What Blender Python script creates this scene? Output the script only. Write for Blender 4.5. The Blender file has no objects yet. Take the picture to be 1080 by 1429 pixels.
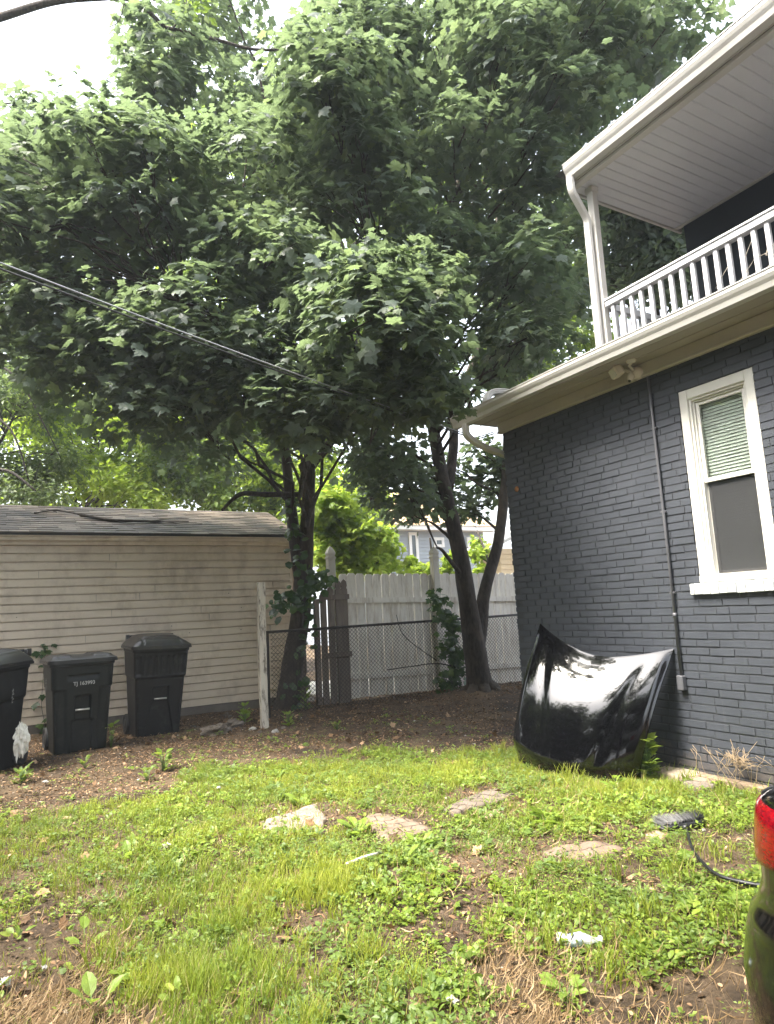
import bpy, math, random
import numpy as np
from mathutils import Vector, Matrix
R_ = math.radians
rng = np.random.default_rng(7)
random.seed(7)
SC = bpy.context.scene
COL = SC.collection

# ------------------------------------------------------------------ camera
CF, CYAW, CPITCH, CROLL, CH = 919.925, .520462, .1450495, -.0506087, 1.5
def cam_axes():
    f = np.array([math.sin(CYAW)*math.cos(CPITCH), math.cos(CYAW)*math.cos(CPITCH), math.sin(CPITCH)])
    r0 = np.array([math.cos(CYAW), -math.sin(CYAW), 0]); u0 = np.cross(r0, f)
    r = r0*math.cos(CROLL)+u0*math.sin(CROLL); u = -r0*math.sin(CROLL)+u0*math.cos(CROLL)
    return r, u, f
CR, CU, CFW = cam_axes()
def at(u, v, ax, val):
    """the point of the plane ax=val that the photograph shows at pixel u, v (surveying the place from the photo)"""
    d = CFW+CR*(u-540)/CF-CU*(v-714.5)/CF
    i = 'xyz'.index(ax); o = np.array([0, 0, CH]); t = (val-o[i])/d[i]
    return o+d*t
def ad(u, v, depth):
    return np.array([0, 0, CH])+(CFW+CR*(u-540)/CF-CU*(v-714.5)/CF)*depth
cd = bpy.data.cameras.new('camera'); cam = bpy.data.objects.new('camera', cd); COL.objects.link(cam)
cd.sensor_fit = 'VERTICAL'; cd.sensor_height = 24; cd.sensor_width = 24*1080/1429; cd.lens = CF/1429*24
cd.clip_start = .05; cd.clip_end = 2000
cam.matrix_world = Matrix(((CR[0], CU[0], -CFW[0], 0), (CR[1], CU[1], -CFW[1], 0), (CR[2], CU[2], -CFW[2], CH), (0, 0, 0, 1)))
SC.camera = cam

# ------------------------------------------------------------------ noise
_perm = np.random.default_rng(3).random((64, 64, 64)).astype(np.float32)
def vnoise(p, scale=1.0):
    """smooth value noise in 0..1 for an (N,3) or (N,2) array"""
    p = np.atleast_2d(np.asarray(p, float))
    if p.shape[1] == 2: p = np.column_stack([p, np.full(len(p), .37)])
    q = p*scale; i = np.floor(q).astype(int); f = q-i; f = f*f*(3-2*f)
    def g(a, b, c): return _perm[(i[:, 0]+a) % 64, (i[:, 1]+b) % 64, (i[:, 2]+c) % 64]
    x00 = g(0,0,0)*(1-f[:,0])+g(1,0,0)*f[:,0]; x10 = g(0,1,0)*(1-f[:,0])+g(1,1,0)*f[:,0]
    x01 = g(0,0,1)*(1-f[:,0])+g(1,0,1)*f[:,0]; x11 = g(0,1,1)*(1-f[:,0])+g(1,1,1)*f[:,0]
    y0 = x00*(1-f[:,1])+x10*f[:,1]; y1 = x01*(1-f[:,1])+x11*f[:,1]
    return y0*(1-f[:,2])+y1*f[:,2]
def ground_h(x, y):
    x = np.asarray(x, float); y = np.asarray(y, float)
    p = np.column_stack([x.ravel(), y.ravel()])
    h = (vnoise(p, 1.1)-.5)*.05+(vnoise(p+9, 4.3)-.5)*.022+(vnoise(p+3, 13)-.5)*.008
    h = h+.13*np.exp(-((p[:,0]-6.65)**2+(p[:,1]-8.75)**2)/.5)+.05*np.exp(-((p[:,1]-9.3)**2)/1.2)*(p[:,0] > 2.5)*np.clip((p[:,0]-2.5), 0, 1)
    h = h+.05*np.exp(-((p[:,0]-3.9)**2+(p[:,1]-9.8)**2)/.4)
    far = np.clip((np.hypot(p[:,0]-3, p[:,1]-5)-12)/10, 0, 1)
    return (h*(1-far)).reshape(x.shape)

# ------------------------------------------------------------------ materials
def mat(name):
    m = bpy.data.materials.new(name); m.use_nodes = True; nt = m.node_tree
    return m, nt, nt.nodes['Principled BSDF']
def N(nt, t, **kw):
    n = nt.nodes.new(t)
    for k, v in kw.items(): setattr(n, k, v)
    return n
def noise(nt, scale, detail=4, rough=.55, src=None, stretch=None):
    n = N(nt, 'ShaderNodeTexNoise'); n.inputs['Scale'].default_value = scale
    n.inputs['Detail'].default_value = detail; n.inputs['Roughness'].default_value = rough
    tc = N(nt, 'ShaderNodeTexCoord'); s = tc.outputs['Object']
    if stretch:
        mp = N(nt, 'ShaderNodeMapping'); mp.inputs['Scale'].default_value = stretch; nt.links.new(s, mp.inputs['Vector']); s = mp.outputs['Vector']
    nt.links.new(s, n.inputs['Vector']); return n
def ramp(nt, fac, stops, interp='LINEAR'):
    r = N(nt, 'ShaderNodeValToRGB'); r.color_ramp.interpolation = interp
    e = r.color_ramp.elements
    while len(e) < len(stops): e.new(.5)
    for i, (p, c) in enumerate(stops):
        e[i].position = p; e[i].color = (c[0], c[1], c[2], 1) if isinstance(c, (tuple, list)) else (c, c, c, 1)
    nt.links.new(fac, r.inputs['Fac']); return r
def mixc(nt, fac, a, b, mode='MIX'):
    m = N(nt, 'ShaderNodeMix', data_type='RGBA', blend_type=mode)
    for i, v in ((6, a), (7, b)):
        if isinstance(v, (tuple, list)): m.inputs[i].default_value = (*v[:3], 1)
        else: nt.links.new(v, m.inputs[i])
    if isinstance(fac, (int, float)): m.inputs[0].default_value = fac
    else: nt.links.new(fac, m.inputs[0])
    return m.outputs[2]
def bump(nt, b, h, strength, dist=.01):
    n = N(nt, 'ShaderNodeBump'); n.inputs['Strength'].default_value = strength; n.inputs['Distance'].default_value = dist
    nt.links.new(h, n.inputs['Height']); nt.links.new(n.outputs['Normal'], b.inputs['Normal']); return n
def simple(name, c0, c1, rough=.6, scale=6, bs=.2, bscale=60, bdist=.003, stretch=None, metal=0, dirt=None, dscale=3, dlo=.55, dhi=.75, spec=None, coat=0):
    """two-tone noise colour, optional dirt stains of their own shape, fine bump"""
    m, nt, b = mat(name)
    n = noise(nt, scale, 5, .6, stretch=stretch); r = ramp(nt, n.outputs['Fac'], [(.3, c0), (.7, c1)]); col = r.outputs['Color']
    if dirt:
        d = noise(nt, dscale, 8, .7, stretch=stretch); dr = ramp(nt, d.outputs['Fac'], [(dlo, 0), (dhi, 1)]); col = mixc(nt, dr.outputs['Color'], col, dirt)
    nt.links.new(col, b.inputs['Base Color']) if not isinstance(col, tuple) else None
    b.inputs['Roughness'].default_value = rough; b.inputs['Metallic'].default_value = metal
    if spec is not None: b.inputs['Specular IOR Level'].default_value = spec
    b.inputs['Coat Weight'].default_value = coat
    if bs:
        k = noise(nt, bscale, 4, .6, stretch=stretch); bump(nt, b, k.outputs['Fac'], bs, bdist)
    return m
def leafmat(name, stops, trans=.4, rough=.45, tcol=(.25, .42, .04), spec=.5, patch=None):
    """leaf: every blade its own tint of the ramp; light comes through it"""
    m, nt, b = mat(name)
    g = N(nt, 'ShaderNodeNewGeometry'); r = ramp(nt, g.outputs['Random Per Island'], stops)
    col = r.outputs['Color']
    if patch:
        n = noise(nt, patch[0], 2); rr = ramp(nt, n.outputs['Fac'], [(patch[1], 0), (patch[2], 1)]); col = mixc(nt, rr.outputs['Color'], col, mixc(nt, .6, col, patch[3]))
    nt.links.new(col, b.inputs['Base Color']); b.inputs['Roughness'].default_value = rough; b.inputs['Specular IOR Level'].default_value = spec
    t = N(nt, 'ShaderNodeBsdfTranslucent'); nt.links.new(mixc(nt, .6, col, tcol), t.inputs['Color'])
    mx = N(nt, 'ShaderNodeMixShader'); mx.inputs[0].default_value = trans
    nt.links.new(b.outputs[0], mx.inputs[1]); nt.links.new(t.outputs[0], mx.inputs[2])
    nt.links.new(mx.outputs[0], nt.nodes['Material Output'].inputs['Surface'])
    return m

# ------------------------------------------------------------------ mesh building
def mesh_np(name, V, faces_k, mats, smooth=False):
    """faces_k: list of (k-gon index array (n,k), material index)"""
    me = bpy.data.meshes.new(name)
    V = np.asarray(V, np.float32); me.vertices.add(len(V)); me.vertices.foreach_set('co', V.ravel())
    loops = np.concatenate([f.ravel() for f, _ in faces_k]).astype(np.int32)
    tot = np.concatenate([np.full(len(f), f.shape[1], np.int32) for f, _ in faces_k])
    st = np.concatenate([[0], np.cumsum(tot)[:-1]]).astype(np.int32)
    me.loops.add(len(loops)); me.loops.foreach_set('vertex_index', loops)
    me.polygons.add(len(tot)); me.polygons.foreach_set('loop_start', st); me.polygons.foreach_set('loop_total', tot)
    me.polygons.foreach_set('material_index', np.concatenate([np.full(len(f), mi, np.int32) for f, mi in faces_k]))
    me.polygons.foreach_set('use_smooth', np.full(len(tot), smooth, bool))
    for m in (mats if isinstance(mats, (list, tuple)) else [mats]): me.materials.append(m)
    me.update(); me.validate()
    return me
def link(name, me, parent=None, loc=None):
    o = bpy.data.objects.new(name, me); COL.objects.link(o)
    if parent is not None: o.parent = parent
    if loc is not None: o.location = loc
    return o
def tag(o, label=None, cat=None, group=None, kind=None):
    if label: o['label'] = label
    if cat: o['category'] = cat
    if group: o['group'] = group
    if kind: o['kind'] = kind
    return o
def thing(name, label, cat, loc=(0, 0, 0), rz=0, group=None, rot=None):
    o = bpy.data.objects.new(name, None); COL.objects.link(o); o.location = loc
    o.rotation_euler = rot if rot else (0, 0, rz); o.empty_display_size = .1
    return tag(o, label, cat, group)

class MB:
    """collects shapes as one mesh"""
    def __init__(s): s.v = []; s.f = []; s.n = 0; s.sm = []
    def add(s, verts, faces, smooth=False):
        s.v.extend([tuple(p) for p in verts]); s.f.extend([tuple(i+s.n for i in f) for f in faces]); s.sm.extend([smooth]*len(faces)); s.n += len(verts)
    def box(s, a, b, bev=0, M=None):
        x0, y0, z0 = a; x1, y1, z1 = b
        if x0 > x1: x0, x1 = x1, x0
        if y0 > y1: y0, y1 = y1, y0
        if z0 > z1: z0, z1 = z1, z0
        if bev <= 0:
            V = [(x0,y0,z0),(x1,y0,z0),(x1,y1,z0),(x0,y1,z0),(x0,y0,z1),(x1,y0,z1),(x1,y1,z1),(x0,y1,z1)]
            F = [(3,2,1,0),(4,5,6,7),(0,1,5,4),(1,2,6,5),(2,3,7,6),(3,0,4,7)]
        else:
            c = bev; V = []; idx = {}
            for ix, (X, sx) in enumerate(((x0, 1), (x1, -1))):
                for iy, (Y, sy) in enumerate(((y0, 1), (y1, -1))):
                    for iz, (Z, sz) in enumerate(((z0, 1), (z1, -1))):
                        idx[ix, iy, iz] = len(V)
                        V += [(X, Y+sy*c, Z+sz*c), (X+sx*c, Y, Z+sz*c), (X+sx*c, Y+sy*c, Z)]
            I = idx; F = []
            for ix in (0, 1):
                q = [I[ix,0,0], I[ix,1,0], I[ix,1,1], I[ix,0,1]]; F.append(tuple(q if ix else q[::-1]))
            for iy in (0, 1):
                q = [I[0,iy,0]+1, I[0,iy,1]+1, I[1,iy,1]+1, I[1,iy,0]+1]; F.append(tuple(q if iy else q[::-1]))
            for iz in (0, 1):
                q = [I[0,0,iz]+2, I[1,0,iz]+2, I[1,1,iz]+2, I[0,1,iz]+2]; F.append(tuple(q if iz else q[::-1]))
            for iy in (0, 1):
                for iz in (0, 1):
                    q = [I[0,iy,iz]+1, I[1,iy,iz]+1, I[1,iy,iz]+2, I[0,iy,iz]+2]; F.append(tuple(q if iy != iz else q[::-1]))
            for ix in (0, 1):
                for iz in (0, 1):
                    q = [I[ix,0,iz], I[ix,1,iz], I[ix,1,iz]+2, I[ix,0,iz]+2]; F.append(tuple(q[::-1] if ix != iz else q))
            for ix in (0, 1):
                for iy in (0, 1):
                    q = [I[ix,iy,0], I[ix,iy,1], I[ix,iy,1]+1, I[ix,iy,0]+1]; F.append(tuple(q if ix != iy else q[::-1]))
            for ix in (0, 1):
                for iy in (0, 1):
                    for iz in (0, 1):
                        k = I[ix,iy,iz]; q = (k, k+1, k+2); F.append(q if (ix+iy+iz) % 2 == 1 else q[::-1])
        if M is not None: V = [tuple(M @ Vector(p)) for p in V]
        s.add(V, F)
    def prism(s, prof, a, b, axis='y', M=None, smooth=False, cap=True):
        """profile of 2D points extruded along axis from a to b"""
        n = len(prof); V = []
        for t in (a, b):
            for p, q in prof: V.append({'y': (p, t, q), 'x': (t, p, q), 'z': (p, q, t)}[axis])
        if M is not None: V = [tuple(M @ Vector(p)) for p in V]
        F = [(i, (i+1) % n, (i+1) % n+n, i+n) for i in range(n)]
        s.add(V, F, smooth)
        if cap: s.f.append(tuple(i+s.n-2*n for i in range(n))[::-1]); s.f.append(tuple(i+s.n-n for i in range(n))); s.sm += [False, False]
    def tube(s, pts, radii, n=8, cap=True, smooth=True, squash=None, wob=0):
        pts = [np.asarray(p, float) for p in pts]
        if not isinstance(radii, (list, tuple, np.ndarray)): radii = [radii]*len(pts)
        T = []
        for i in range(len(pts)):
            d = pts[min(i+1, len(pts)-1)]-pts[max(i-1, 0)]; T.append(d/(np.linalg.norm(d)+1e-9))
        up = np.array([0, 0, 1.]) if abs(T[0][2]) < .9 else np.array([1., 0, 0])
        u = np.cross(T[0], up); u /= np.linalg.norm(u)
        V = []
        for i, (p, t, r) in enumerate(zip(pts, T, radii)):
            u = u-t*(u@t); u /= np.linalg.norm(u)+1e-9; w = np.cross(t, u)
            for k in range(n):
                a = 2*math.pi*k/n; rr = r*(1+wob*(random.random()-.5)) if wob else r
                a1, a2 = math.cos(a), math.sin(a)
                if squash: a1 *= squash[0]; a2 *= squash[1]
                V.append(p+u*a1*rr+w*a2*rr)
        F = []
        for i in range(len(pts)-1):
            for k in range(n): F.append((i*n+k, i*n+(k+1) % n, (i+1)*n+(k+1) % n, (i+1)*n+k))
        s.add(V, F, smooth)
        if cap:
            m = s.n-len(V); s.f.append(tuple(m+k for k in range(n))[::-1]); s.f.append(tuple(m+len(V)-n+k for k in range(n))); s.sm += [False, False]
    def grid(s, P, closed_u=False, smooth=True, flip=False):
        """P: (nu, nv, 3) points"""
        nu, nv = P.shape[:2]; F = []
        for i in range(nu if closed_u else nu-1):
            for j in range(nv-1):
                q = (i*nv+j, ((i+1) % nu)*nv+j, ((i+1) % nu)*nv+j+1, i*nv+j+1); F.append(q[::-1] if flip else q)
        s.add(P.reshape(-1, 3), F, smooth)
    def lathe(s, prof, n=24, M=None, smooth=True):
        V = []
        for r, z in prof:
            for k in range(n): V.append((r*math.cos(2*math.pi*k/n), r*math.sin(2*math.pi*k/n), z))
        if M is not None: V = [tuple(M @ Vector(p)) for p in V]
        F = []
        for i in range(len(prof)-1):
            for k in range(n): F.append((i*n+k, i*n+(k+1) % n, (i+1)*n+(k+1) % n, (i+1)*n+k))
        s.add(V, F, smooth)
    def build(s, name, m, parent=None, loc=None):
        me = bpy.data.meshes.new(name); me.from_pydata([tuple(float(c) for c in v) for v in s.v], [], s.f); me.materials.append(m)
        me.polygons.foreach_set('use_smooth', s.sm); me.update()
        return link(name, me, parent, loc)

# leaf templates: vertices (x across, y along, z), triangles
def tmpl_fan(out, c, droop=.35, fold=.18):
    V = [c]+out; V = np.array([(x, y, -droop*((y-c[1])**2+x*x*.8)+fold*abs(x)*.4) for x, y in V])
    n = len(out); F = np.array([(0, 1+i, 1+(i+1) % n) for i in range(n)])
    return V, F
_h = [(.10, -.07), (.36, -.10), (.30, .08), (.52, .22), (.60, .50), (.40, .45), (.30, .50), (.24, .70), (.10, .74)]
MAPLE = tmpl_fan([(0, 0)]+_h+[(0, 1.02)]+[(-x, y) for x, y in reversed(_h)], (0, .3))
OVAL = tmpl_fan([(0, 0), (.2, .2), (.27, .5), (.17, .82), (0, 1), (-.17, .82), (-.27, .5), (-.2, .2)], (0, .5), .3, .5)
_r = [(0, 0), (.22, .12), (.34, .45), (.2, .8), (0, 1), (-.2, .8), (-.34, .45), (-.22, .12)]
ROUND = tmpl_fan([(0, .0), (.36, .25), (.36, .7), (0, 1), (-.36, .7), (-.36, .25)], (0, .5), .35, .3)
SMALL = (np.array([(0, 0, 0), (.28, .45, .06), (0, 1, -.12), (-.28, .45, .06)]), np.array([(0, 1, 2), (0, 2, 3)]))
BLADE = (np.array([(-.5, 0, 0), (.5, 0, 0), (.42, .5, .06), (-.42, .5, .10), (.3, .8, .34), (-.3, .8, .34), (0, .96, .62)]), np.array([(0, 1, 2), (0, 2, 3), (3, 2, 4), (3, 4, 5), (5, 4, 6)]))
def norm(a): return a/(np.linalg.norm(a, axis=-1, keepdims=True)+1e-9)
def scatter(T, pos, nrm, tip, size, width=None):
    """place template T at every pos, its z along nrm, its y along tip"""
    V, F = T; n = norm(nrm); y = norm(tip-n*np.sum(tip*n, 1, keepdims=True)); x = np.cross(y, n)
    size = np.asarray(size).reshape(-1, 1, 1); w = size if width is None else np.asarray(width).reshape(-1, 1, 1)
    P = pos[:, None, :]+x[:, None, :]*V[None, :, 0:1]*w+y[:, None, :]*V[None, :, 1:2]*size+n[:, None, :]*V[None, :, 2:3]*size
    k = len(V); Fs = (F[None]+(np.arange(len(pos))*k)[:, None, None]).reshape(-1, F.shape[1])
    return P.reshape(-1, 3), Fs
def merge(parts):
    Vs, Fs, o = [], [], 0
    for V, F in parts: Vs.append(V); Fs.append(F+o); o += len(V)
    return np.concatenate(Vs), np.concatenate(Fs)
# ------------------------------------------------------------------ daylight
SUN_EL, SUN_AZ = R_(60), R_(-86)      # azimuth measured from +Y towards +X
w = bpy.data.worlds.new('World'); SC.world = w; w.use_nodes = True; nt = w.node_tree
bg = nt.nodes['Background']; sky = nt.nodes.new('ShaderNodeTexSky'); sky.sky_type = 'NISHITA'; sky.sun_disc = False
sky.sun_elevation = SUN_EL; sky.sun_rotation = SUN_AZ; sky.dust_density = 5; sky.air_density = 1.2
hs = nt.nodes.new('ShaderNodeHueSaturation'); hs.inputs['Saturation'].default_value = .40; hs.inputs['Value'].default_value = 1.0
nt.links.new(sky.outputs[0], hs.inputs['Color']); nt.links.new(hs.outputs[0], bg.inputs[0]); bg.inputs[1].default_value = .15
ld = bpy.data.lights.new('sun', 'SUN'); ld.energy = 2.3; ld.angle = R_(20); ld.color = (1, .93, .80)
lo = bpy.data.objects.new('sun', ld); COL.objects.link(lo)
sd = Vector((math.sin(SUN_AZ)*math.cos(SUN_EL), math.cos(SUN_AZ)*math.cos(SUN_EL), math.sin(SUN_EL)))
lo.rotation_euler = sd.to_track_quat('Z', 'Y').to_euler(); lo.location = sd*30
SC.view_settings.view_transform = 'Standard'; SC.view_settings.look = 'None'; SC.view_settings.gamma = 1; SC.view_settings.use_curve_mapping = False
SC.view_settings.exposure = 2.62
SC.cycles.max_bounces = 8; SC.cycles.diffuse_bounces = 6; SC.cycles.transparent_max_bounces = 12; SC.cycles.use_denoising = True

# ------------------------------------------------------------------ ground
def soil_material():
    m, nt, b = mat('soil')
    n1 = noise(nt, 1.3, 6, .65); n2 = noise(nt, 22, 6, .7); n3 = noise(nt, 90, 3, .6)
    soil = ramp(nt, n2.outputs['Fac'], [(.25, (.024, .017, .011)), (.5, (.075, .053, .035)), (.75, (.15, .105, .068))])
    pale = ramp(nt, n3.outputs['Fac'], [(.35, (.09, .065, .04)), (.65, (.24, .17, .1))])
    f = ramp(nt, n1.outputs['Fac'], [(.42, 0), (.68, .75)])
    col = mixc(nt, f.outputs['Color'], soil.outputs['Color'], pale.outputs['Color'])
    n4 = noise(nt, .9, 5, .7); f4 = ramp(nt, n4.outputs['Fac'], [(.54, 0), (.64, .75)]); col = mixc(nt, f4.outputs['Color'], col, (.022, .017, .013))
    nt.links.new(col, b.inputs['Base Color']); b.inputs['Roughness'].default_value = .95; b.inputs['Specular IOR Level'].default_value = .2
    k = noise(nt, 55, 6, .75); bump(nt, b, k.outputs['Fac'], .9, .02)
    return m
def axis_steps(lo, a, b, hi, fine):
    mid = np.arange(a, b+1e-6, fine); left = []; x, s = a, fine
    while x > lo: s *= 1.25; x -= s; left.append(x)
    right = []; x, s = b, fine
    while x < hi: s *= 1.25; x += s; right.append(x)
    return np.array(left[::-1]+list(mid)+right)
xs = axis_steps(-400, -1.5, 9, 400, .045); ys = axis_steps(-400, 1, 11, 500, .045)
X, Y = np.meshgrid(xs, ys, indexing='ij'); Z = ground_h(X, Y)
i = np.arange(len(xs)-1)[:, None]; j = np.arange(len(ys)-1)[None]; k = len(ys)
F = np.stack([i*k+j, (i+1)*k+j, (i+1)*k+j+1, i*k+j+1], -1).reshape(-1, 4)
g = link('ground', mesh_np('ground', np.column_stack([X.ravel(), Y.ravel(), Z.ravel()]), [(F, 0)], soil_material(), True))
tag(g, 'bare brown soil of the back yard', 'ground', kind='structure')

# ------------------------------------------------------------------ brick house
WX, WY = 4.94, 5.82
M_brick = simple('charcoal_painted_brick', (.036, .041, .052), (.048, .054, .067), .55, 5, .5, 70, .004, dirt=(.13, .13, .13), dscale=30, dlo=.71, dhi=.74)
M_mort = simple('charcoal_painted_mortar', (.030, .033, .040), (.040, .043, .051), .6, 5, .6, 50, .006)
M_cream = simple('cream_painted_trim', (.46, .415, .34), (.52, .475, .395), .45, 3, .12, 40, .002, dirt=(.36, .31, .24), dscale=5, dlo=.58, dhi=.8)
M_alu = simple('weathered_white_aluminium', (.47, .455, .43), (.53, .515, .485), .38, 3, .05, 20, .002, dirt=(.30, .27, .23), dscale=4, dlo=.55, dhi=.85, stretch=(1, .3, 1))
M_white = simple('white_paint', (.6, .585, .54), (.66, .645, .60), .42, 6, .12, 60, .002, dirt=(.5, .47, .42), dscale=9, dlo=.62, dhi=.8)
M_soffit = simple('grey_white_vinyl_soffit', (.56, .56, .60), (.62, .62, .66), .5, 2, .05, 30, .001)
M_navy = simple('dark_upper_wall_paint', (.012, .018, .028), (.016, .023, .034), .6, 3, .2, 30, .002)
M_sill = simple('white_painted_brick', (.42, .44, .45), (.5, .52, .53), .55, 20, .6, 60, .006)
# splashes of soil along the foot of the wall and a few long drips
_nt = M_brick.node_tree; _b = _nt.nodes['Principled BSDF']; _src = _b.inputs['Base Color'].links[0].from_socket
_g = N(_nt, 'ShaderNodeNewGeometry'); _sx = N(_nt, 'ShaderNodeSeparateXYZ'); _nt.links.new(_g.outputs['Position'], _sx.inputs[0]); _n = noise(_nt, 7, 7, .75)
_ma = N(_nt, 'ShaderNodeMath', operation='MULTIPLY_ADD'); _ma.inputs[1].default_value = -1.0; _ma.inputs[2].default_value = .02; _nt.links.new(_sx.outputs['Z'], _ma.inputs[0])
_ad = N(_nt, 'ShaderNodeMath', operation='ADD'); _nt.links.new(_ma.outputs[0], _ad.inputs[0]); _nt.links.new(_n.outputs['Fac'], _ad.inputs[1]); _r = ramp(_nt, _ad.outputs[0], [(.30, 0), (.50, .55)])
_c = mixc(_nt, _r.outputs['Color'], _src, (.11, .09, .075)); _d = noise(_nt, 5, 5, .6, stretch=(1, 6, .25)); _dr = ramp(_nt, _d.outputs['Fac'], [(.62, 0), (.70, .3)]); _c = mixc(_nt, _dr.outputs['Color'], _c, (.075, .08, .09)); _nt.links.new(_c, _b.inputs['Base Color'])
house = thing('brick_house', 'charcoal painted brick house with cream eaves, white window and upstairs porch', 'house', (WX, WY, 0))
def hb(mb, name, m, parent=None):
    """build in world coordinates, parent under the house"""
    p = parent or house
    o = mb.build(name, m, p)
    if parent is None: o.matrix_parent_inverse = Matrix.Translation(-Vector((WX, WY, 0)))
    return o
WIN = (2.83, 3.49, 1.58, 3.21)
course, bl = .0655, .213
mb = MB(); mo = MB()
nrow = int(3.56/course)
def brick_face(plane, lo_, hi_, hole=None):
    for r in range(nrow):
        z0 = r*course-.06+.005; z1 = z0+course-.009; off = (bl/2 if r % 2 else 0)+random.uniform(-.012, .012)
        t = hi_-off
        while t > lo_:
            L = bl*random.uniform(.95, 1.05) if random.random() > .05 else bl*random.choice((.52, .75)); a, b = max(t-L+.005, lo_), min(t, hi_); t -= L
            if b-a < .03: continue
            segs = [(a, b)]
            if hole and z1 > hole[2] and z0 < hole[3]:
                segs = []
                if a < hole[0]: segs.append((a, min(b, hole[0])))
                if b > hole[1]: segs.append((max(a, hole[1]), b))
                if a >= hole[1] or b <= hole[0]: segs = [(a, b)]
            for a, b in segs:
                if b-a < .015: continue
                d = random.uniform(-.002, .0025); c = .0028; q = [random.uniform(-.002, .002) for _ in range(6)]
                za, zb = z0+q[0], z1+q[1]
                if plane == 'x':
                    V = [(WX+.03, a, za), (WX+.03, b, za), (WX+.03, b, zb), (WX+.03, a, zb), (WX-d, a+c, za+c+q[2]), (WX-d, b-c, za+c+q[3]), (WX-d+q[4]*.5, b-c, zb-c+q[5]), (WX-d, a+c, zb-c)]
                else:
                    V = [(a, WY-.03, za), (b, WY-.03, za), (b, WY-.03, zb), (a, WY-.03, zb), (a+c, WY+d, za+c), (b-c, WY+d, za+c), (b-c, WY+d, zb-c), (a+c, WY+d, zb-c)]
                Fq = [(4, 5, 6, 7)[::-1], (0, 1, 5, 4)[::-1], (1, 2, 6, 5)[::-1], (2, 3, 7, 6)[::-1], (3, 0, 4, 7)[::-1]] if plane == 'x' else [(4, 5, 6, 7)[::-1], (0, 1, 5, 4)[::-1], (1, 2, 6, 5)[::-1], (2, 3, 7, 6)[::-1], (3, 0, 4, 7)[::-1]]
                mb.add(V, Fq)
brick_face('x', -1.2, WY, WIN); brick_face('y', WX+.004, 9.9)
wall = hb(mb, 'wall', M_brick)
zt = 3.5
mo.box((WX+.0048, -3, -.3), (WX+.25, WIN[0]-.01, zt)); mo.box((WX+.0048, WIN[1]+.01, -.3), (WX+.25, WY-.26, zt))
mo.box((WX+.0053, WIN[0]-.01, -.3), (WX+.25, WIN[1]+.01, WIN[2]-.1)); mo.box((WX+.0053, WIN[0]-.01, WIN[3]+.005), (WX+.25, WIN[1]+.01, zt))
mo.box((WX+.008, WY-.26, -.3), (10, WY-.008, zt)); mo.box((9.75, -3, -.3), (10, WY-.27, zt)); mo.box((WX+.26, -3, -.3), (9.74, -2.8, zt))
hb(mo, 'mortar', M_mort, wall)
# rough footing board and stones along the wall foot
# eaves: frieze, soffit, fascia
mb = MB(); mb.box((WX-.035, -3, 3.45), (WX+.02, WY+.035, 3.575), .004); mb.box((WX-.047, -3, 3.452), (WX-.036, WY+.04, 3.475), .003); hb(mb, 'frieze_board', M_cream)
mb = MB()
mb.box((4.60, -3, 3.577), (10.1, 5.99, 3.60), .003); mb.box((4.585, -3, 3.565), (4.62, 6.0, 3.576)); mb.box((4.75, -3, 3.571), (4.765, 5.985, 3.5765))
hb(mb, 'eave_soffit', simple('cream_soffit_boards', (.34, .305, .25), (.4, .36, .30), .5, 3, .1, 30, .002, dirt=(.25, .21, .16), dscale=3, dlo=.55, dhi=.8))
mb = MB(); mb.box((4.575, -3, 3.60), (4.60, 6.02, 3.72)); mb.box((4.6, 5.995, 3.60), (10.1, 6.02, 3.72)); hb(mb, 'fascia', M_cream)
def kgutter(x, z, y0, y1, w_=.11, h_=.125):
    out = [(x+w_, z), (x+w_*.35, z), (x+w_*.24, z+h_*.3), (x+w_*.1, z+h_*.5), (x, z+h_*.7), (x, z+h_*.93), (x-.006, z+h_*.94), (x-.006, z+h_), (x+.006, z+h_), (x+.006, z+h_*.72), (x+w_*.14, z+h_*.52), (x+w_*.28, z+h_*.32), (x+w_*.38, z+.006), (x+w_-.003, z+.006), (x+w_-.003, z+h_), (x+w_, z+h_)]
    m_ = MB(); n = len(out)
    ysq = np.linspace(y0, y1, 40); P = np.zeros((n+1, 40, 3))
    for j, yy in enumerate(ysq):
        sag = .006*math.sin(yy*1.7)
        for i_ in range(n+1): P[i_, j] = (out[i_ % n][0], yy, out[i_ % n][1]+sag)
    m_.grid(P, smooth=False)
    m_.prism([(x+w_, z), (x+w_*.35, z), (x+w_*.24, z+h_*.3), (x+w_*.1, z+h_*.5), (x, z+h_*.7), (x, z+h_*.95), (x+w_, z+h_*.95)], y1-.004, y1)
    for yy in np.arange(y0+.4, y1-.3, .75): m_.box((x+.004, yy, z+h_-.004), (x+w_, yy+.02, z+h_))
    return m_
hb(kgutter(4.475, 3.572, -3, 6.19), 'gutter', M_alu)
mb = MB(); mb.box((4.60, -3, 3.601), (10.1, 5.994, 3.73)); mb.box((4.57, -3.0, 3.731), (10.12, 6.03, 3.745)); hb(mb, 'lower_roof', simple('dark_roof_membrane', (.02, .02, .022), (.035, .035, .037), .8, 4, .3, 40, .003))
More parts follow.
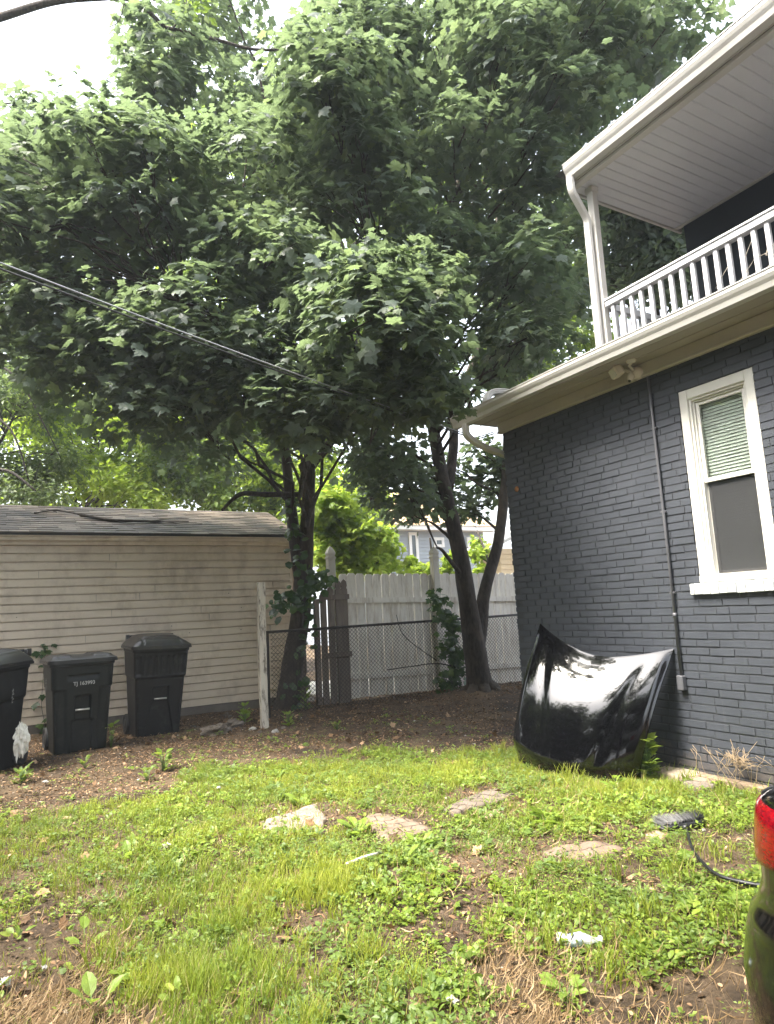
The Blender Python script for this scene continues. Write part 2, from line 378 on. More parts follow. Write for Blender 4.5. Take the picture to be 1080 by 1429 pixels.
def ribbed_duct(pts, w_, d_, side):
    """rectangular corrugated downspout swept along pts"""
    m_ = MB(); prof = []
    def edge(a, b, k):
        a = np.array(a); b = np.array(b); nn = np.array([(b-a)[1], -(b-a)[0]]); nn = nn/np.linalg.norm(nn)
        for q in range(k*2): prof.append(a+(b-a)*(q/(k*2))+nn*(.004 if q % 2 else -.001))
    edge((-w_/2, -d_/2), (w_/2, -d_/2), 4); edge((w_/2, -d_/2), (w_/2, d_/2), 3); edge((w_/2, d_/2), (-w_/2, d_/2), 4); edge((-w_/2, d_/2), (-w_/2, -d_/2), 3)
    pts = [np.array(p, float) for p in pts]; side = np.array(side, float); P = np.zeros((len(prof), len(pts), 3))
    for j_ in range(len(pts)):
        t = norm((pts[min(j_+1, len(pts)-1)]-pts[max(j_-1, 0)])[None])[0]; s_ = side-t*(side@t); s_ /= np.linalg.norm(s_); o_ = np.cross(t, s_)
        for i_, (a, b) in enumerate(prof): P[i_, j_] = pts[j_]+s_*a+o_*b
    m_.grid(P, closed_u=True, smooth=False); return m_
def smoothpath(pts, k=6):
    pts = [np.array(p, float) for p in pts]; out = []
    for i_ in range(len(pts)-1):
        p0, p1, p2, p3 = pts[max(i_-1, 0)], pts[i_], pts[i_+1], pts[min(i_+2, len(pts)-1)]
        for q in range(k):
            t = q/k; out.append(.5*((2*p1)+(-p0+p2)*t+(2*p0-5*p1+4*p2-p3)*t*t+(-p0+3*p1-3*p2+p3)*t**3))
    out.append(pts[-1]); return out
hb(ribbed_duct(smoothpath([(4.54, 5.98, 3.60), (4.54, 5.985, 3.50), (4.56, 5.99, 3.44), (4.66, 5.985, 3.37), (4.85, 5.96, 3.29), (5.10, 5.92, 3.21), (5.26, 5.9, 3.12), (5.28, 5.9, 2.95), (5.28, 5.9, .2)]), .075, .055, (0, 1, 0)), 'downspout', M_alu)
hb(ribbed_duct(smoothpath([(5.6, 5.52, 3.83), (4.95, 5.55, 3.85), (4.72, 5.56, 3.85), (4.60, 5.57, 3.82), (4.545, 5.57, 3.75), (4.54, 5.57, 3.66)]), .085, .06, (0, 1, 0)), 'roof_drain_elbow', M_alu)
# window
wn = MB(); y0, y1, z0, z1 = WIN
t = .075
wn.box((WX+.004, y0, z0), (WX+.11, y0+t, z1), .004); wn.box((WX+.004, y1-t, z0), (WX+.11, y1, z1), .004)
wn.box((WX+.006, y0+t, z1-.085), (WX+.11, y1-t, z1), .004); wn.box((WX-.012, y0+.003, z0), (WX+.11, y1-.003, z0+.055), .006)
wi = hb(wn, 'window', M_white)
fr = MB(); a0, a1, b0, b1 = y0+t, y1-t, z0+.055, z1-.085
for (q, xx, rec) in ((0, .022, .018), (.02, .04, .014)):
    fr.box((WX+xx, a0+q, b0), (WX+.1, a0+q+rec+.003, b1), .002); fr.box((WX+xx, a1-q-rec-.003, b0), (WX+.1, a1-q, b1), .002); fr.box((WX+xx, a0+q+rec, b1-q-rec), (WX+.1, a1-q-rec, b1-q), .002)
hb(fr, 'frame', M_white, wi)
zm = 2.415; s0, s1 = a0+.037, a1-.037
sh = MB()
def sash(m_, x, za, zb, t_=.03, tb=.035):
    m_.box((x, s0, za), (x+.03, s0+t_, zb), .003); m_.box((x, s1-t_, za), (x+.03, s1, zb), .003); m_.box((x+.0015, s0+t_, zb-t_), (x+.0285, s1-t_, zb), .003); m_.box((x+.0015, s0+t_, za), (x+.0285, s1-t_, za+tb), .003)
sash(sh, WX+.055, zm-.015, b1-.036, .028); sash(sh, WX+.088, b0, zm+.02, .026)
hb(sh, 'sash', simple('sash_vinyl', (.66, .64, .6), (.7, .68, .64), .35, 5, 0), wi)
def glass_mat():
    m, nt, b = mat('window_glass'); tr = N(nt, 'ShaderNodeBsdfTransparent'); tr.inputs[0].default_value = (.96, .985, .965, 1); gl = N(nt, 'ShaderNodeBsdfGlossy'); gl.inputs['Roughness'].default_value = .02
    fz = N(nt, 'ShaderNodeFresnel'); fz.inputs[0].default_value = 1.55; mx = N(nt, 'ShaderNodeMixShader'); ma = N(nt, 'ShaderNodeMath', operation='MULTIPLY_ADD'); ma.inputs[1].default_value = .7; ma.inputs[2].default_value = .01
    nt.links.new(fz.outputs[0], ma.inputs[0]); nt.links.new(ma.outputs[0], mx.inputs[0]); nt.links.new(tr.outputs[0], mx.inputs[1]); nt.links.new(gl.outputs[0], mx.inputs[2]); nt.links.new(mx.outputs[0], nt.nodes['Material Output'].inputs[0]); return m
M_glass = glass_mat()
gp = MB(); gp.box((WX+.066, s0+.028, zm+.02), (WX+.07, s1-.028, b1-.064)); hb(gp, 'upper_pane', M_glass, wi)
gp = MB(); gp.box((WX+.1, s0+.026, b0+.035), (WX+.104, s1-.026, zm-.01)); hb(gp, 'lower_pane', M_glass, wi)
def screen_mat():
    m, nt, b = mat('insect_screen'); b.inputs['Base Color'].default_value = (.03, .031, .034, 1); b.inputs['Roughness'].default_value = .6
    tr = N(nt, 'ShaderNodeBsdfTransparent'); mx = N(nt, 'ShaderNodeMixShader'); mx.inputs[0].default_value = .62
    nt.links.new(tr.outputs[0], mx.inputs[1]); nt.links.new(b.outputs[0], mx.inputs[2]); nt.links.new(mx.outputs[0], nt.nodes['Material Output'].inputs[0]); return m
gp = MB(); gp.box((WX+.083, s0+.01, b0+.012), (WX+.084, s1-.01, zm-.005)); hb(gp, 'insect_screen', screen_mat(), wi)
bl_ = MB(); z = b0
while z < b1:
    bo_ = -.026 if z > zm else 0; bl_.prism([(WX+.124+bo_, z), (WX+.136+bo_, z+.0265), (WX+.1365+bo_, z+.0263), (WX+.1245+bo_, z-.0002)], a0+.04, a1-.04); z += .0275
for yy in (a0+.12, a1-.12): bl_.box((WX+.1445, yy, b0), (WX+.1455, yy+.002, b1))
hb(bl_, 'blinds', simple('blind_slats', (.80, .84, .78), (.86, .89, .84), .5, 3, 0), wi)
rb = MB(); rb.box((WX+.24, y0-.3, z0-.3), (WX+1.6, y1+.3, z1+.3)); hb(rb, 'unlit_room_block', simple('unlit_room_black', (.02, .02, .02), (.03, .03, .03), .8, 3, 0), wi)  # near-black block, its colour stands for the unlit room behind the blind
sl = MB(); yy = y0-.035; z_s = 1.485
while yy < y1+.06:
    e = min(yy+.068, y1+.075); sl.box((WX-.035+random.uniform(-.003, .002), yy+.001, z_s+random.uniform(-.004, .003)), (WX+.1, e+.002, 1.575+random.uniform(-.002, .002)), .005); yy += .0735
hb(sl, 'sill', M_sill, wi)
# conduit and small fittings
cn = MB(); cn.tube([(WX-.022, 3.75, 3.44), (WX-.022, 3.75, 2.9), (WX-.024, 3.745, 2.1), (WX-.022, 3.75, .80)], .0125, 10); cn.tube([(WX-.022, 3.75, 1.30), (WX-.022, 3.75, 1.34)], .016, 10)
cn.box((WX-.055, 3.72, .70), (WX-.004, 3.78, .82), .006)
for zz in (2.95, 2.2, 1.5): cn.box((WX-.028, 3.725, zz), (WX-.002, 3.775, zz+.02), .003)
hb(cn, 'conduit', simple('conduit_paint', (.075, .077, .087), (.095, .097, .107), .45, 9, .05))
an = MB(); an.lathe([(.0, .016), (.022, .014), (.03, .008), (.032, 0)], 14, Matrix.Translation((WX-.001, 5.64, 2.76)) @ Matrix.Rotation(R_(-90), 4, 'Y')); o = hb(an, 'wall_anchor', simple('rust_orange', (.42, .2, .07), (.3, .12, .05), .7, 40)); o['label'] = 'small rusty orange spot on the brick'

# upstairs porch
UX, UY, UZ = 5.0, 4.27, 5.62
mb = MB(); y = 4.36; k = 0
while y > -3:
    mb.prism([(y, UZ), (y-.010, UZ-.007), (y-.098, UZ-.009), (y-.105, UZ-.001), (y-.105, UZ+.01), (y, UZ+.01)], 4.87, 6.52, 'x'); y -= .105
hb(mb, 'porch_soffit', M_soffit)
mb = MB(); mb.box((4.80, -3, UZ-.025), (4.872, 4.30, UZ+.01), .004); mb.box((4.785, -3, UZ+.011), (4.80, 4.31, UZ+.14)); mb.box((4.872, 4.365, UZ-.02), (6.6, 4.39, UZ+.15)); mb.box((6.45, -3, UZ-.02), (6.495, 4.355, UZ-.011)); hb(mb, 'porch_fascia', M_alu)
hb(kgutter(4.665, UZ+.02, -3, 4.27, .118, .14), 'upper_gutter', M_alu)
# hipped upper roof
x0, x1, ya, yb, zb = 4.70, 11.2, -4.2, 4.42, UZ+.15
mb = MB(); mb.add([(x0, ya, zb), (x1, ya, zb), (x1, yb, zb), (x0, yb, zb), (7.95, -1, zb+1.7), (7.95, 1.2, zb+1.7)], [(0, 1, 2, 3), (0, 3, 5, 4), (1, 0, 4), (2, 1, 4, 5), (3, 2, 5)]); hb(mb, 'upper_roof', simple('dark_shingles', (.05, .05, .052), (.08, .08, .08), .85, 12, .6, 50, .01))
mb = MB(); mb.box((6.5, -2.9, 3.75), (11, 4.27, UZ+.012)); hb(mb, 'upper_wall', M_navy)
mb = MB(); mb.box((4.965, 4.195, 3.75), (5.04, 4.27, UZ-.01), .004); mb.box((4.955, 4.185, UZ-.07), (5.05, 4.28, UZ-.011), .004); hb(mb, 'porch_post', M_alu)
hb(ribbed_duct(smoothpath([(4.715, 4.235, UZ+.03), (4.715, 4.235, UZ-.03), (4.73, 4.235, UZ-.13), (4.82, 4.24, UZ-.25), (4.905, 4.245, UZ-.37), (4.915, 4.25, UZ-.5), (4.915, 4.25, 4.8), (4.915, 4.25, 3.8)]), .062, .045, (0, 1, 0)), 'upper_downspout', M_alu)
M_rail = simple('silvery_rail_paint', (.5, .5, .51), (.58, .58, .6), .4, 8, .2, 60, .002, dirt=(.35, .34, .33), dscale=14, dlo=.6, dhi=.8)
rl = MB(); rl.box((4.965, -3, 4.30), (5.035, 4.184, 4.355), .005); rl.box((4.955, -3, 4.356), (5.045, 4.184, 4.378), .005)
rl.box((5.0, 4.19, 4.30), (6.5, 4.25, 4.37), .005); rl.box((4.97, -3, 3.80), (5.03, 4.184, 3.85), .004); rl.box((5.05, 4.20, 3.80), (6.5, 4.24, 3.85), .004)
ra = hb(rl, 'railing', M_rail)
y = 4.11; n_ = 0
while y > -.6 and n_ < 60:
    b_ = MB(); b_.box((4.982, y-.0185, 3.851), (5.018, y+.0185, 4.299), .004); hb(b_, 'baluster', M_rail, ra); y -= .108; n_ += 1
for xx in np.arange(5.16, 6.45, .12):
    b_ = MB(); b_.box((xx-.018, 4.202, 3.851), (xx+.018, 4.238, 4.299), .004); hb(b_, 'baluster', M_rail, ra)
# cobwebby dry vine caught in the rail
vn = MB()
for q in range(5):
    p = np.array([4.97, 2.55+q*.12, 3.9]); pts = [p]
    for s_ in range(5): p = p+np.array([random.uniform(-.02, .02), random.uniform(-.10, .06), random.uniform(.0, .10)]); pts.append(p)
    vn.tube(pts, .0025, 4)
hb(vn, 'dry_vine', simple('dry_stem', (.3, .27, .22), (.4, .36, .3), .8), ra)

# twin floodlight with camera under the eave
sl = thing('security_light', 'twin beige floodlights with small dome camera under the eave, above the conduit', 'light', (WX-.05, 3.84, 3.50))
M_cas = simple('beige_casting', (.62, .56, .46), (.68, .62, .52), .4, 8, .05)
mb = MB(); mb.lathe([(.0, .05), (.03, .048), (.052, .03), (.056, 0), (.056, -.03)], 20, Matrix.Rotation(R_(-90), 4, 'Y')); mb.tube([(-.04, 0, .02), (-.085, .01, .06), (-.1, -.04, .075)], .013, 8); mb.tube([(-.05, .02, .0), (-.1, .05, .03)], .014, 8); mb.build('base', M_cas, sl)
def lamp(loc, rz, ry, sx, sz):
    Mx = Matrix.Translation(loc) @ Matrix.Rotation(rz, 4, 'Z') @ Matrix.Rotation(ry, 4, 'Y')
    h = MB(); h.box((-.05, -sx/2, -sz/2), (.03, sx/2, sz/2), .012, Mx); h.box((.03, -sx*.35, -sz*.35), (.045, sx*.35, sz*.35), .006, Mx)
    for q in range(5): h.box((-.046, -sx/2-.003, -sz*.35+q*sz*.16), (.02, sx/2+.003, -sz*.35+q*sz*.16+.004), 0, Mx)
    hh = h.build('lamp_head', M_cas, sl)
    l = MB(); l.box((-.056, -sx*.4, -sz*.4), (-.0505, sx*.4, sz*.4), .002, Mx); l.build('lens', simple('frosted_lens', (.66, .64, .58), (.7, .68, .62), .2, 5, 0), hh)
lamp((-.13, .105, .035), R_(-25), R_(-25), .13, .10); lamp((-.13, -.06, .105), R_(30), R_(-30), .085, .085)
cm = MB(); cm.lathe([(.0, -.05), (.018, -.047), (.03, -.03), (.034, 0), (.03, .02)], 16, Matrix.Translation((-.06, .02, -.035)) @ Matrix.Rotation(R_(30), 4, 'Y')); cc = cm.build('camera_dome', M_cas, sl)
cm = MB(); cm.lathe([(.0, -.012), (.01, -.01), (.0145, 0)], 12, Matrix.Translation((-.085, .02, -.078)) @ Matrix.Rotation(R_(30), 4, 'Y')); cm.build('lens', simple('black_lens', (.01, .01, .012), (.02, .02, .02), .1, 5, 0), cc)
# ------------------------------------------------------------------ garage
GY = 10.85
M_sid = simple('beige_vinyl_siding', (.60, .51, .395), (.68, .58, .455), .5, 1.6, .08, 40, .002, dirt=(.40, .32, .235), dscale=2.6, dlo=.48, dhi=.75, stretch=(1, 1, .6))
gar = thing('garage', 'low beige sided garage with grey shingle roof behind the bins', 'garage', (-2, GY, 0))
def gb(mb_, name, m, parent=None):
    o = mb_.build(name, m, parent or gar)
    if parent is None: o.matrix_parent_inverse = Matrix.Translation(-Vector((-2, GY, 0)))
    return o
mb = MB(); z = .13; z0_s = z; e = .121; sx0, sx1 = -5.0, 4.2
rows = int((2.66-z)/e)+1
for r in range(rows):
    za = z+r*e; xq = np.linspace(sx0, sx1, 60); P = np.zeros((60, 5, 3)); cut = max(0, .33-r*e) 
    for i_, xx in enumerate(xq):
        wv = .003*math.sin(xx*3+r)+.002*math.sin(xx*9+r*2.3)
        P[i_, 0] = (xx, GY+.02, za+.004); P[i_, 1] = (xx, GY-.022+wv*.6, za+wv*.8); P[i_, 2] = (xx, GY-.021+wv*.6, za+.012); P[i_, 3] = (xx, GY-.010, za+e-.016); P[i_, 4] = (xx, GY+.02, za+e-.012)
    mb.grid(P, smooth=False)
mb.box((sx0, GY+.021, .1), (sx1, GY+.1, 2.72)); mb.box((sx1, GY-.02, .12), (sx1+.03, GY+.05, 2.68))
for r in range(rows):
    za = z+r*e; mb.prism([(sx1+.1, za), (sx1+.114, za), (sx1+.1, za+e)], GY+.05, GY+5.4, 'y')
mb.box((sx1-.1, GY+.1, .1), (sx1+.1, GY+5.4, 2.75)); mb.box((sx0, GY+5.3, .1), (sx1-.1, GY+5.4, 2.75)); mb.box((sx0, GY+.1, .1), (sx0+.1, GY+5.3, 2.75))
nf_ = len(mb.f)
for q in range(16):
    r = random.randrange(1, rows-1); xx = random.uniform(-.3, 4.0); za = z0_s+r*e; mb.box((xx, GY-.0245, za+.004), (xx+.003, GY-.008, za+e-.018))
for q in range(9): r = random.randrange(2, rows-2); xx = random.uniform(-.2, 3.9); mb.box((xx, GY-.027, z0_s+r*e+.05), (xx+.014, GY-.012, z0_s+r*e+.062))
go_ = gb(mb, 'wall', M_sid); go_.data.materials.append(simple('dark_seam', (.06, .05, .04), (.1, .08, .06), .7, 20, 0))
for pl in go_.data.polygons[nf_:]: pl.material_index = 1
mb = MB(); mb.box((sx0, GY-.005, -.2), (sx1+.09, GY+.2, .125)); gb(mb, 'foundation', simple('old_concrete', (.14, .12, .1), (.2, .175, .15), .9, 6, .6, 30, .01))
mb = MB(); mb.box((sx0-.1, GY-.07, 2.665), (sx1+.16, GY+.02, 2.725), .004); mb.box((sx0-.1, GY-.13, 2.727), (sx1+.16, GY-.11, 2.83), .004); mb.box((sx0-.1, GY-.11, 2.72), (sx1+.16, GY, 2.735)); mb.box((sx0-.1, GY-.15, 2.775), (sx1+.16, GY-.131, 2.822), .006)
gb(mb, 'fascia', M_sid)
# roof: courses of shingles up to the ridge
ridge_y, ridge_z = GY+1.55, 3.5
def shingle_roof(m_, xa, xb, ya, za, yb, zb_, n):
    for r in range(n):
        t0, t1 = r/n, (r+1)/n; y0_, z0_ = ya+(yb-ya)*t0, za+(zb_-za)*t0; y1_, z1_ = ya+(yb-ya)*t1, za+(zb_-za)*t1
        xx = xa
        while xx < xb:
            wd = random.uniform(.2, .34); xe = min(xx+wd, xb); d = random.uniform(.006, .015)
            m_.add([(xx, y0_, z0_-.004), (xe-.004, y0_, z0_-.004), (xe-.004, y0_, z0_+d), (xx, y0_, z0_+d), (xe-.004, y1_, z1_+.002), (xx, y1_, z1_+.002)], [(0, 1, 2, 3), (3, 2, 4, 5)]); xx = xe
def roof_mat():
    m, nt, b = mat('grey_brown_shingles'); g_ = N(nt, 'ShaderNodeNewGeometry'); r = ramp(nt, g_.outputs['Random Per Island'], [(0, (.065, .048, .035)), (.5, (.12, .094, .072)), (1, (.20, .165, .13))])
    d = noise(nt, 1.1, 6, .7); dr = ramp(nt, d.outputs['Fac'], [(.45, 0), (.62, 1)]); ms = noise(nt, 9, 6, .7); mr = ramp(nt, ms.outputs['Fac'], [(.55, 0), (.7, .8)])
    c = mixc(nt, dr.outputs['Color'], r.outputs['Color'], (.03, .025, .022)); c = mixc(nt, mr.outputs['Color'], c, (.03, .036, .02)); nt.links.new(c, b.inputs['Base Color']); b.inputs['Roughness'].default_value = .55
    k = noise(nt, 120, 4, .7); bump(nt, b, k.outputs['Fac'], .6, .006); return m
mb = MB(); shingle_roof(mb, sx0-.15, sx1+.18, GY-.17, 2.84, ridge_y, ridge_z, 14); shingle_roof(mb, sx0-.15, sx1+.18, GY+5.6, 2.6, ridge_y, ridge_z, 14)
ro = gb(mb, 'roof', roof_mat())
mb = MB(); mb.prism([(GY-.14, 2.832), (ridge_y, ridge_z-.008), (GY+5.55, 2.6), (GY+5.55, 2.58), (ridge_y, ridge_z-.1), (GY-.168, 2.80), (GY-.168, 2.834)], sx0-.14, sx1+.17, 'x'); gb(mb, 'roof_deck', simple('black_drip_edge', (.02, .018, .016), (.03, .028, .025), .7, 5, .1), ro)
# fallen limb on the roof
def onroof(x, t): return np.array([x, GY-.17+(ridge_y-GY+.17)*t, 2.84+(ridge_z-2.84)*t+.03])
mb = MB(); mb.tube(smoothpath([onroof(.28, .62), onroof(.6, .70)+[0, 0, .02], onroof(.95, .55)+[0, 0, .02], onroof(1.3, .42), onroof(1.7, .36)+[0, 0, .01], onroof(2.2, .38), onroof(2.6, .4)]), [.012]*6+[.016]*6+[.026]*12+[.02]*6+[.012]*7, 7, wob=.3)
mb.tube(smoothpath([onroof(1.9, .37), onroof(2.3, .5), onroof(2.65, .52)]), .009, 5); mb.tube([onroof(.6, .68), onroof(.45, .8)], .007, 5); mb.tube(smoothpath([onroof(2.2, .38), onroof(2.5, .3), onroof(2.8, .33)]), .007, 5)
o = mb.build('fallen_branch', simple('wet_dark_bark', (.02, .015, .012), (.05, .04, .03), .8, 20, .6, 80, .006)); tag(o, 'thin dark fallen branch lying along the garage roof', 'branch')

# ------------------------------------------------------------------ trash bins
M_bin = simple('green_black_plastic', (.003, .0048, .005), (.0052, .0075, .0074), .5, 8, .25, 220, .0012, dirt=(.022, .023, .02), dscale=7, dlo=.56, dhi=.75, spec=.3)
M_binblk = simple('black_plastic', (.0034, .0038, .0048), (.0056, .0062, .0075), .45, 8, .25, 220, .0012, dirt=(.028, .031, .028), dscale=5, dlo=.55, dhi=.7, spec=.35)
M_lid = simple('black_lid_plastic', (.006, .0065, .0075), (.010, .0105, .012), .34, 6, .15, 150, .0015, dirt=(.045, .042, .04), dscale=6, dlo=.6, dhi=.8)
M_lidold = simple('scuffed_lid_plastic', (.014, .014, .016), (.024, .024, .026), .3, 6, .3, 60, .003, dirt=(.055, .045, .038), dscale=5, dlo=.5, dhi=.75)
M_steel = simple('galvanised_bar', (.5, .49, .46), (.6, .59, .55), .3, 15, .1, metal=.8)
M_rubber = simple('black_rubber', (.012, .012, .012), (.02, .02, .02), .8, 12, .2)
def rrect(w_, d_, r, n=16):
    """rounded rectangle points with a parameter, starting at the front centre"""
    pts = []; 
    segs = [((0, -d_/2), (w_/2-r, -d_/2), 20)]
    def line(a, b, k): return [(a[0]+(b[0]-a[0])*i_/k, a[1]+(b[1]-a[1])*i_/k) for i_ in range(k)]
    def arc(cx, cy, a0_, k): return [(cx+r*math.cos(a0_+math.pi/2*i_/k), cy+r*math.sin(a0_+math.pi/2*i_/k)) for i_ in range(k)]
    pts += line((-w_/2+r, -d_/2), (w_/2-r, -d_/2), 56); pts += arc(w_/2-r, -d_/2+r, -math.pi/2, 8)
    pts += line((w_/2, -d_/2+r), (w_/2, d_/2-r), 14); pts += arc(w_/2-r, d_/2-r, 0, 8)
    pts += line((w_/2-r, d_/2), (-w_/2+r, d_/2), 14); pts += arc(-w_/2+r, d_/2-r, math.pi/2, 8)
    pts += line((-w_/2, d_/2-r), (-w_/2, -d_/2+r), 14); pts += arc(-w_/2+r, -d_/2+r, math.pi, 8)
    return np.array(pts)
def sstep(a, b, x): t_ = np.clip((x-a)/(b-a), 0, 1); return t_*t_*(3-2*t_)
def trash_bin(label, loc, rz, H, wt, wb, dt, db, style, bodym, lidm, tilt=(0, 0), serial=None):
    """front faces local -Y"""
    root = thing('trash_bin', label, 'trash bin', loc, rot=(tilt[0], tilt[1], rz), group='wheeled trash bins along the garage')
    zs = np.linspace(.02, H, 110); cols = []
    for z_ in zs:
        t_ = z_/H; P = rrect(wb+(wt-wb)*t_, db+(dt-db)*t_, .07); x, y = P[:, 0], P[:, 1]; hw = (wb+(wt-wb)*t_)/2
        front = (y < -(db+(dt-db)*t_)/2+.012).astype(float); ax = np.abs(x); d = np.zeros(len(P))
        zt_ = z_/H
        if style == 'A':
            pocket = sstep(.125*wt, .115*wt, ax)*sstep(.47, .475, zt_)*sstep(.635, .628, zt_) ; d += pocket*.045
            hw2 = .115*wt if zt_ > .38 else .115*wt+min(.035*wt, (.38-zt_)*1.2*wt)
            d += sstep(hw2+.008, hw2, ax)*sstep(.475, .465, zt_)*.022
            hw3 = hw2+.03; d += sstep(hw3+.006, hw3, ax)*sstep(.38, .36, zt_)*.010
            # shoulder: upper band proud of the body, its foot an arch
            arch = .70+.05*np.cos(x/hw*math.pi)*-1; edge_ = .685+.0*x
            edge_ = np.where(ax > .6*hw, .70-.0*ax, .745+.03*0); d -= sstep(edge_-.004, edge_+.012, zt_)*.0
            d += .018*(1-sstep(.70, .725, zt_))*sstep(.5*hw, .62*hw, ax)
            d += .012*sstep(.55*hw, .45*hw, ax)*sstep(.875, .862, zt_)*sstep(.79, .86, zt_)*1.5
            side = 1-front; dd = d*front+side*.014*(1-sstep(.70, .73, zt_))
        else:
            shoulder = 1-sstep(.665, .69, zt_); d += .02*shoulder
            rib = (np.cos(x/wt*math.pi*18) > .1)*sstep(.33*wt, .32*wt, ax)*sstep(.70, .715, zt_)*sstep(.93, .91, zt_); d += rib*.010
            d += sstep(.36*wt, .40*wt, ax)*sstep(.70, .73, zt_)*sstep(.95, .90, zt_)*.02
            d += sstep(.15*wt, .14*wt, ax)*sstep(.43, .435, zt_)*sstep(.575, .565, zt_)*.04
            hw2 = .14*wt+max(0, (.42-zt_))*.22; d += sstep(hw2+.008, hw2, ax)*sstep(.43, .42, zt_)*.02
            d += sstep(.15*wt, .155*wt, ax)*.004*np.sin(zt_*25)*0
            dd = d*front+(1-front)*.02*shoulder
        if zt_ > .965: dd = dd*0-.012
        c_ = P.mean(0); nn = P-c_; q = np.zeros_like(P); fx = front > .5
        q[fx] = (0, 1); q[~fx] = -norm(nn[~fx]); P = P+q*dd[:, None]
        cols.append(np.column_stack([P, np.full(len(P), z_)]))
    A = np.stack(cols, 1)
    mb_ = MB(); mb_.grid(A, closed_u=True); n = len(A); mb_.f.append(tuple(k_*110 for k_ in range(n))[::-1]); mb_.sm.append(False); body = mb_.build('body', bodym, root)
    b = MB(); b.tube([(-.11*wt, -(db+(dt-db)*.55)/2+.004, H*.482 if style == 'A' else H*.44), (.11*wt, -(db+(dt-db)*.55)/2+.004, H*.482 if style == 'A' else H*.44)], .011, 10)
    b.build('lift_bar', M_steel, root)
    # lid
    L = MB(); lw, ldp = wt+.075, dt+.09
    for k_, (sc, za, zb_) in enumerate(((1.0, H+.004, H+.03), (.985, H+.03, H+.045))):
        P0 = rrect(lw*sc, ldp*sc, .085); z_list = [za, zb_]
        G = np.stack([np.column_stack([P0, np.full(len(P0), z_)]) for z_ in z_list], 1); L.grid(G, closed_u=True)
    P0 = rrect(lw, ldp, .085); base = np.column_stack([P0*.9, np.full(len(P0), H+.004)]); L.grid(np.stack([base, np.column_stack([P0, np.full(len(P0), H+.004)])], 1), closed_u=True)
    rise = .045 if style == 'A' else .10; rings = []
    for s_ in np.linspace(1, 0, 26):
        P1 = rrect(lw*.985, ldp*.985, .085)*max(s_, .001); zz = H+.045+rise*(1-s_**3.2)
        x, y = P1[:, 0], P1[:, 1]; hh = np.zeros(len(P1))
        if style == 'A': hh += .014*sstep(.12, .13, np.abs(x))*sstep(.34, .33, np.abs(x))*sstep(.30, .28, np.abs(y)); hh += .008*sstep(.26, .27, np.abs(x))*sstep(.40, .38, np.abs(x))
        else: hh += .012*sstep(.28, .27, np.abs(x))*sstep(-.2, -.17, y)-.01*(np.abs(np.abs(x)-.24) < .012)
        if style == 'B': zz = zz+.06*(y/ldp+.5)*(1-s_**6)
        rings.append(np.column_stack([P1, zz+hh*sstep(.0, .15, 1-s_)]))
    L.grid(np.stack(rings, 1), closed_u=True); lid = L.build('lid', lidm, root)
    h = MB(); yb_ = dt/2+.05; zz = H+(.03 if style == 'A' else .15)
    h.tube([(-wt*.42, yb_, zz), (wt*.42, yb_, zz)], .016, 10)
    for sgn in (-1, 1): h.box((sgn*wt*.42-.02, dt/2-.03, zz-.06), (sgn*wt*.42+.02, yb_+.02, zz+.022), .006); h.box((sgn*wt*.2-.02, dt/2-.04, zz-.06), (sgn*wt*.2+.02, yb_+.02, zz+.02), .006)
    h.build('handle', lidm, root)
    for sgn in (-1, 1):
        wq = MB(); Mx = Matrix.Translation((sgn*(wb/2+.0), db/2-.02, .135)) @ Matrix.Rotation(R_(90), 4, 'Y')
        wq.lathe([(0, -.03), (.05, -.03), (.055, -.022), (.1, -.022), (.105, -.032), (.128, -.03), (.135, -.02), (.135, .02), (.128, .03), (.105, .032), (.1, .022), (.055, .022), (.05, .03), (0, .03)], 28, Mx); wq.build('wheel', M_rubber, root)
    if serial:
        to = text_mesh('serial_number', serial[0], serial[1], serial[3], root); to.location = (serial[4], -(db+(dt-db)*serial[2]/H)/2-.010, serial[2]); to.rotation_euler = (R_(90)-math.atan2((dt-db)/2, H), 0, 0)
    return root
M_print = simple('white_print', (.30, .30, .29), (.4, .4, .38), .6, 60, 0)
def text_mesh(name, body, size, m, parent):
    cu = bpy.data.curves.new(name, 'FONT'); cu.body = body; cu.size = size; cu.extrude = .0006; cu.align_x = 'CENTER'; cu.offset = .0012
    to = bpy.data.objects.new(name, cu); COL.objects.link(to); dg = bpy.context.evaluated_depsgraph_get(); me = bpy.data.meshes.new_from_object(to.evaluated_get(dg)); bpy.data.objects.remove(to)
    me.materials.clear(); me.materials.append(m); return link(name, me, parent)
def hz_(x, y): return float(ground_h(np.array([x]), np.array([y]))[0])
b2 = trash_bin('green-black wheeled trash bin with white serial number and flat lid, middle of the three', (.74, 9.12, hz_(.74, 9.1)-.01), R_(5), 1.045, .70, .60, .72, .56, 'A', M_bin, M_lid, serial=('TJ 163993', .058, .79, M_print, .01))
b3 = trash_bin('glossy black trash bin with ribbed upper front and domed scuffed lid, nearest the white post', (1.74, 9.74, hz_(1.74, 9.7)-.015), R_(3), 1.165, .72, .60, .74, .56, 'B', M_binblk, M_lidold, tilt=(R_(1.5), R_(1.2)))
b1 = trash_bin('dark trash bin cut by the photo edge, with a plastic bag hanging by its wheel', (-.27, 8.52, hz_(-.2, 8.4)-.01), R_(-28), 1.09, .71, .60, .76, .6, 'B', M_binblk, M_lid)
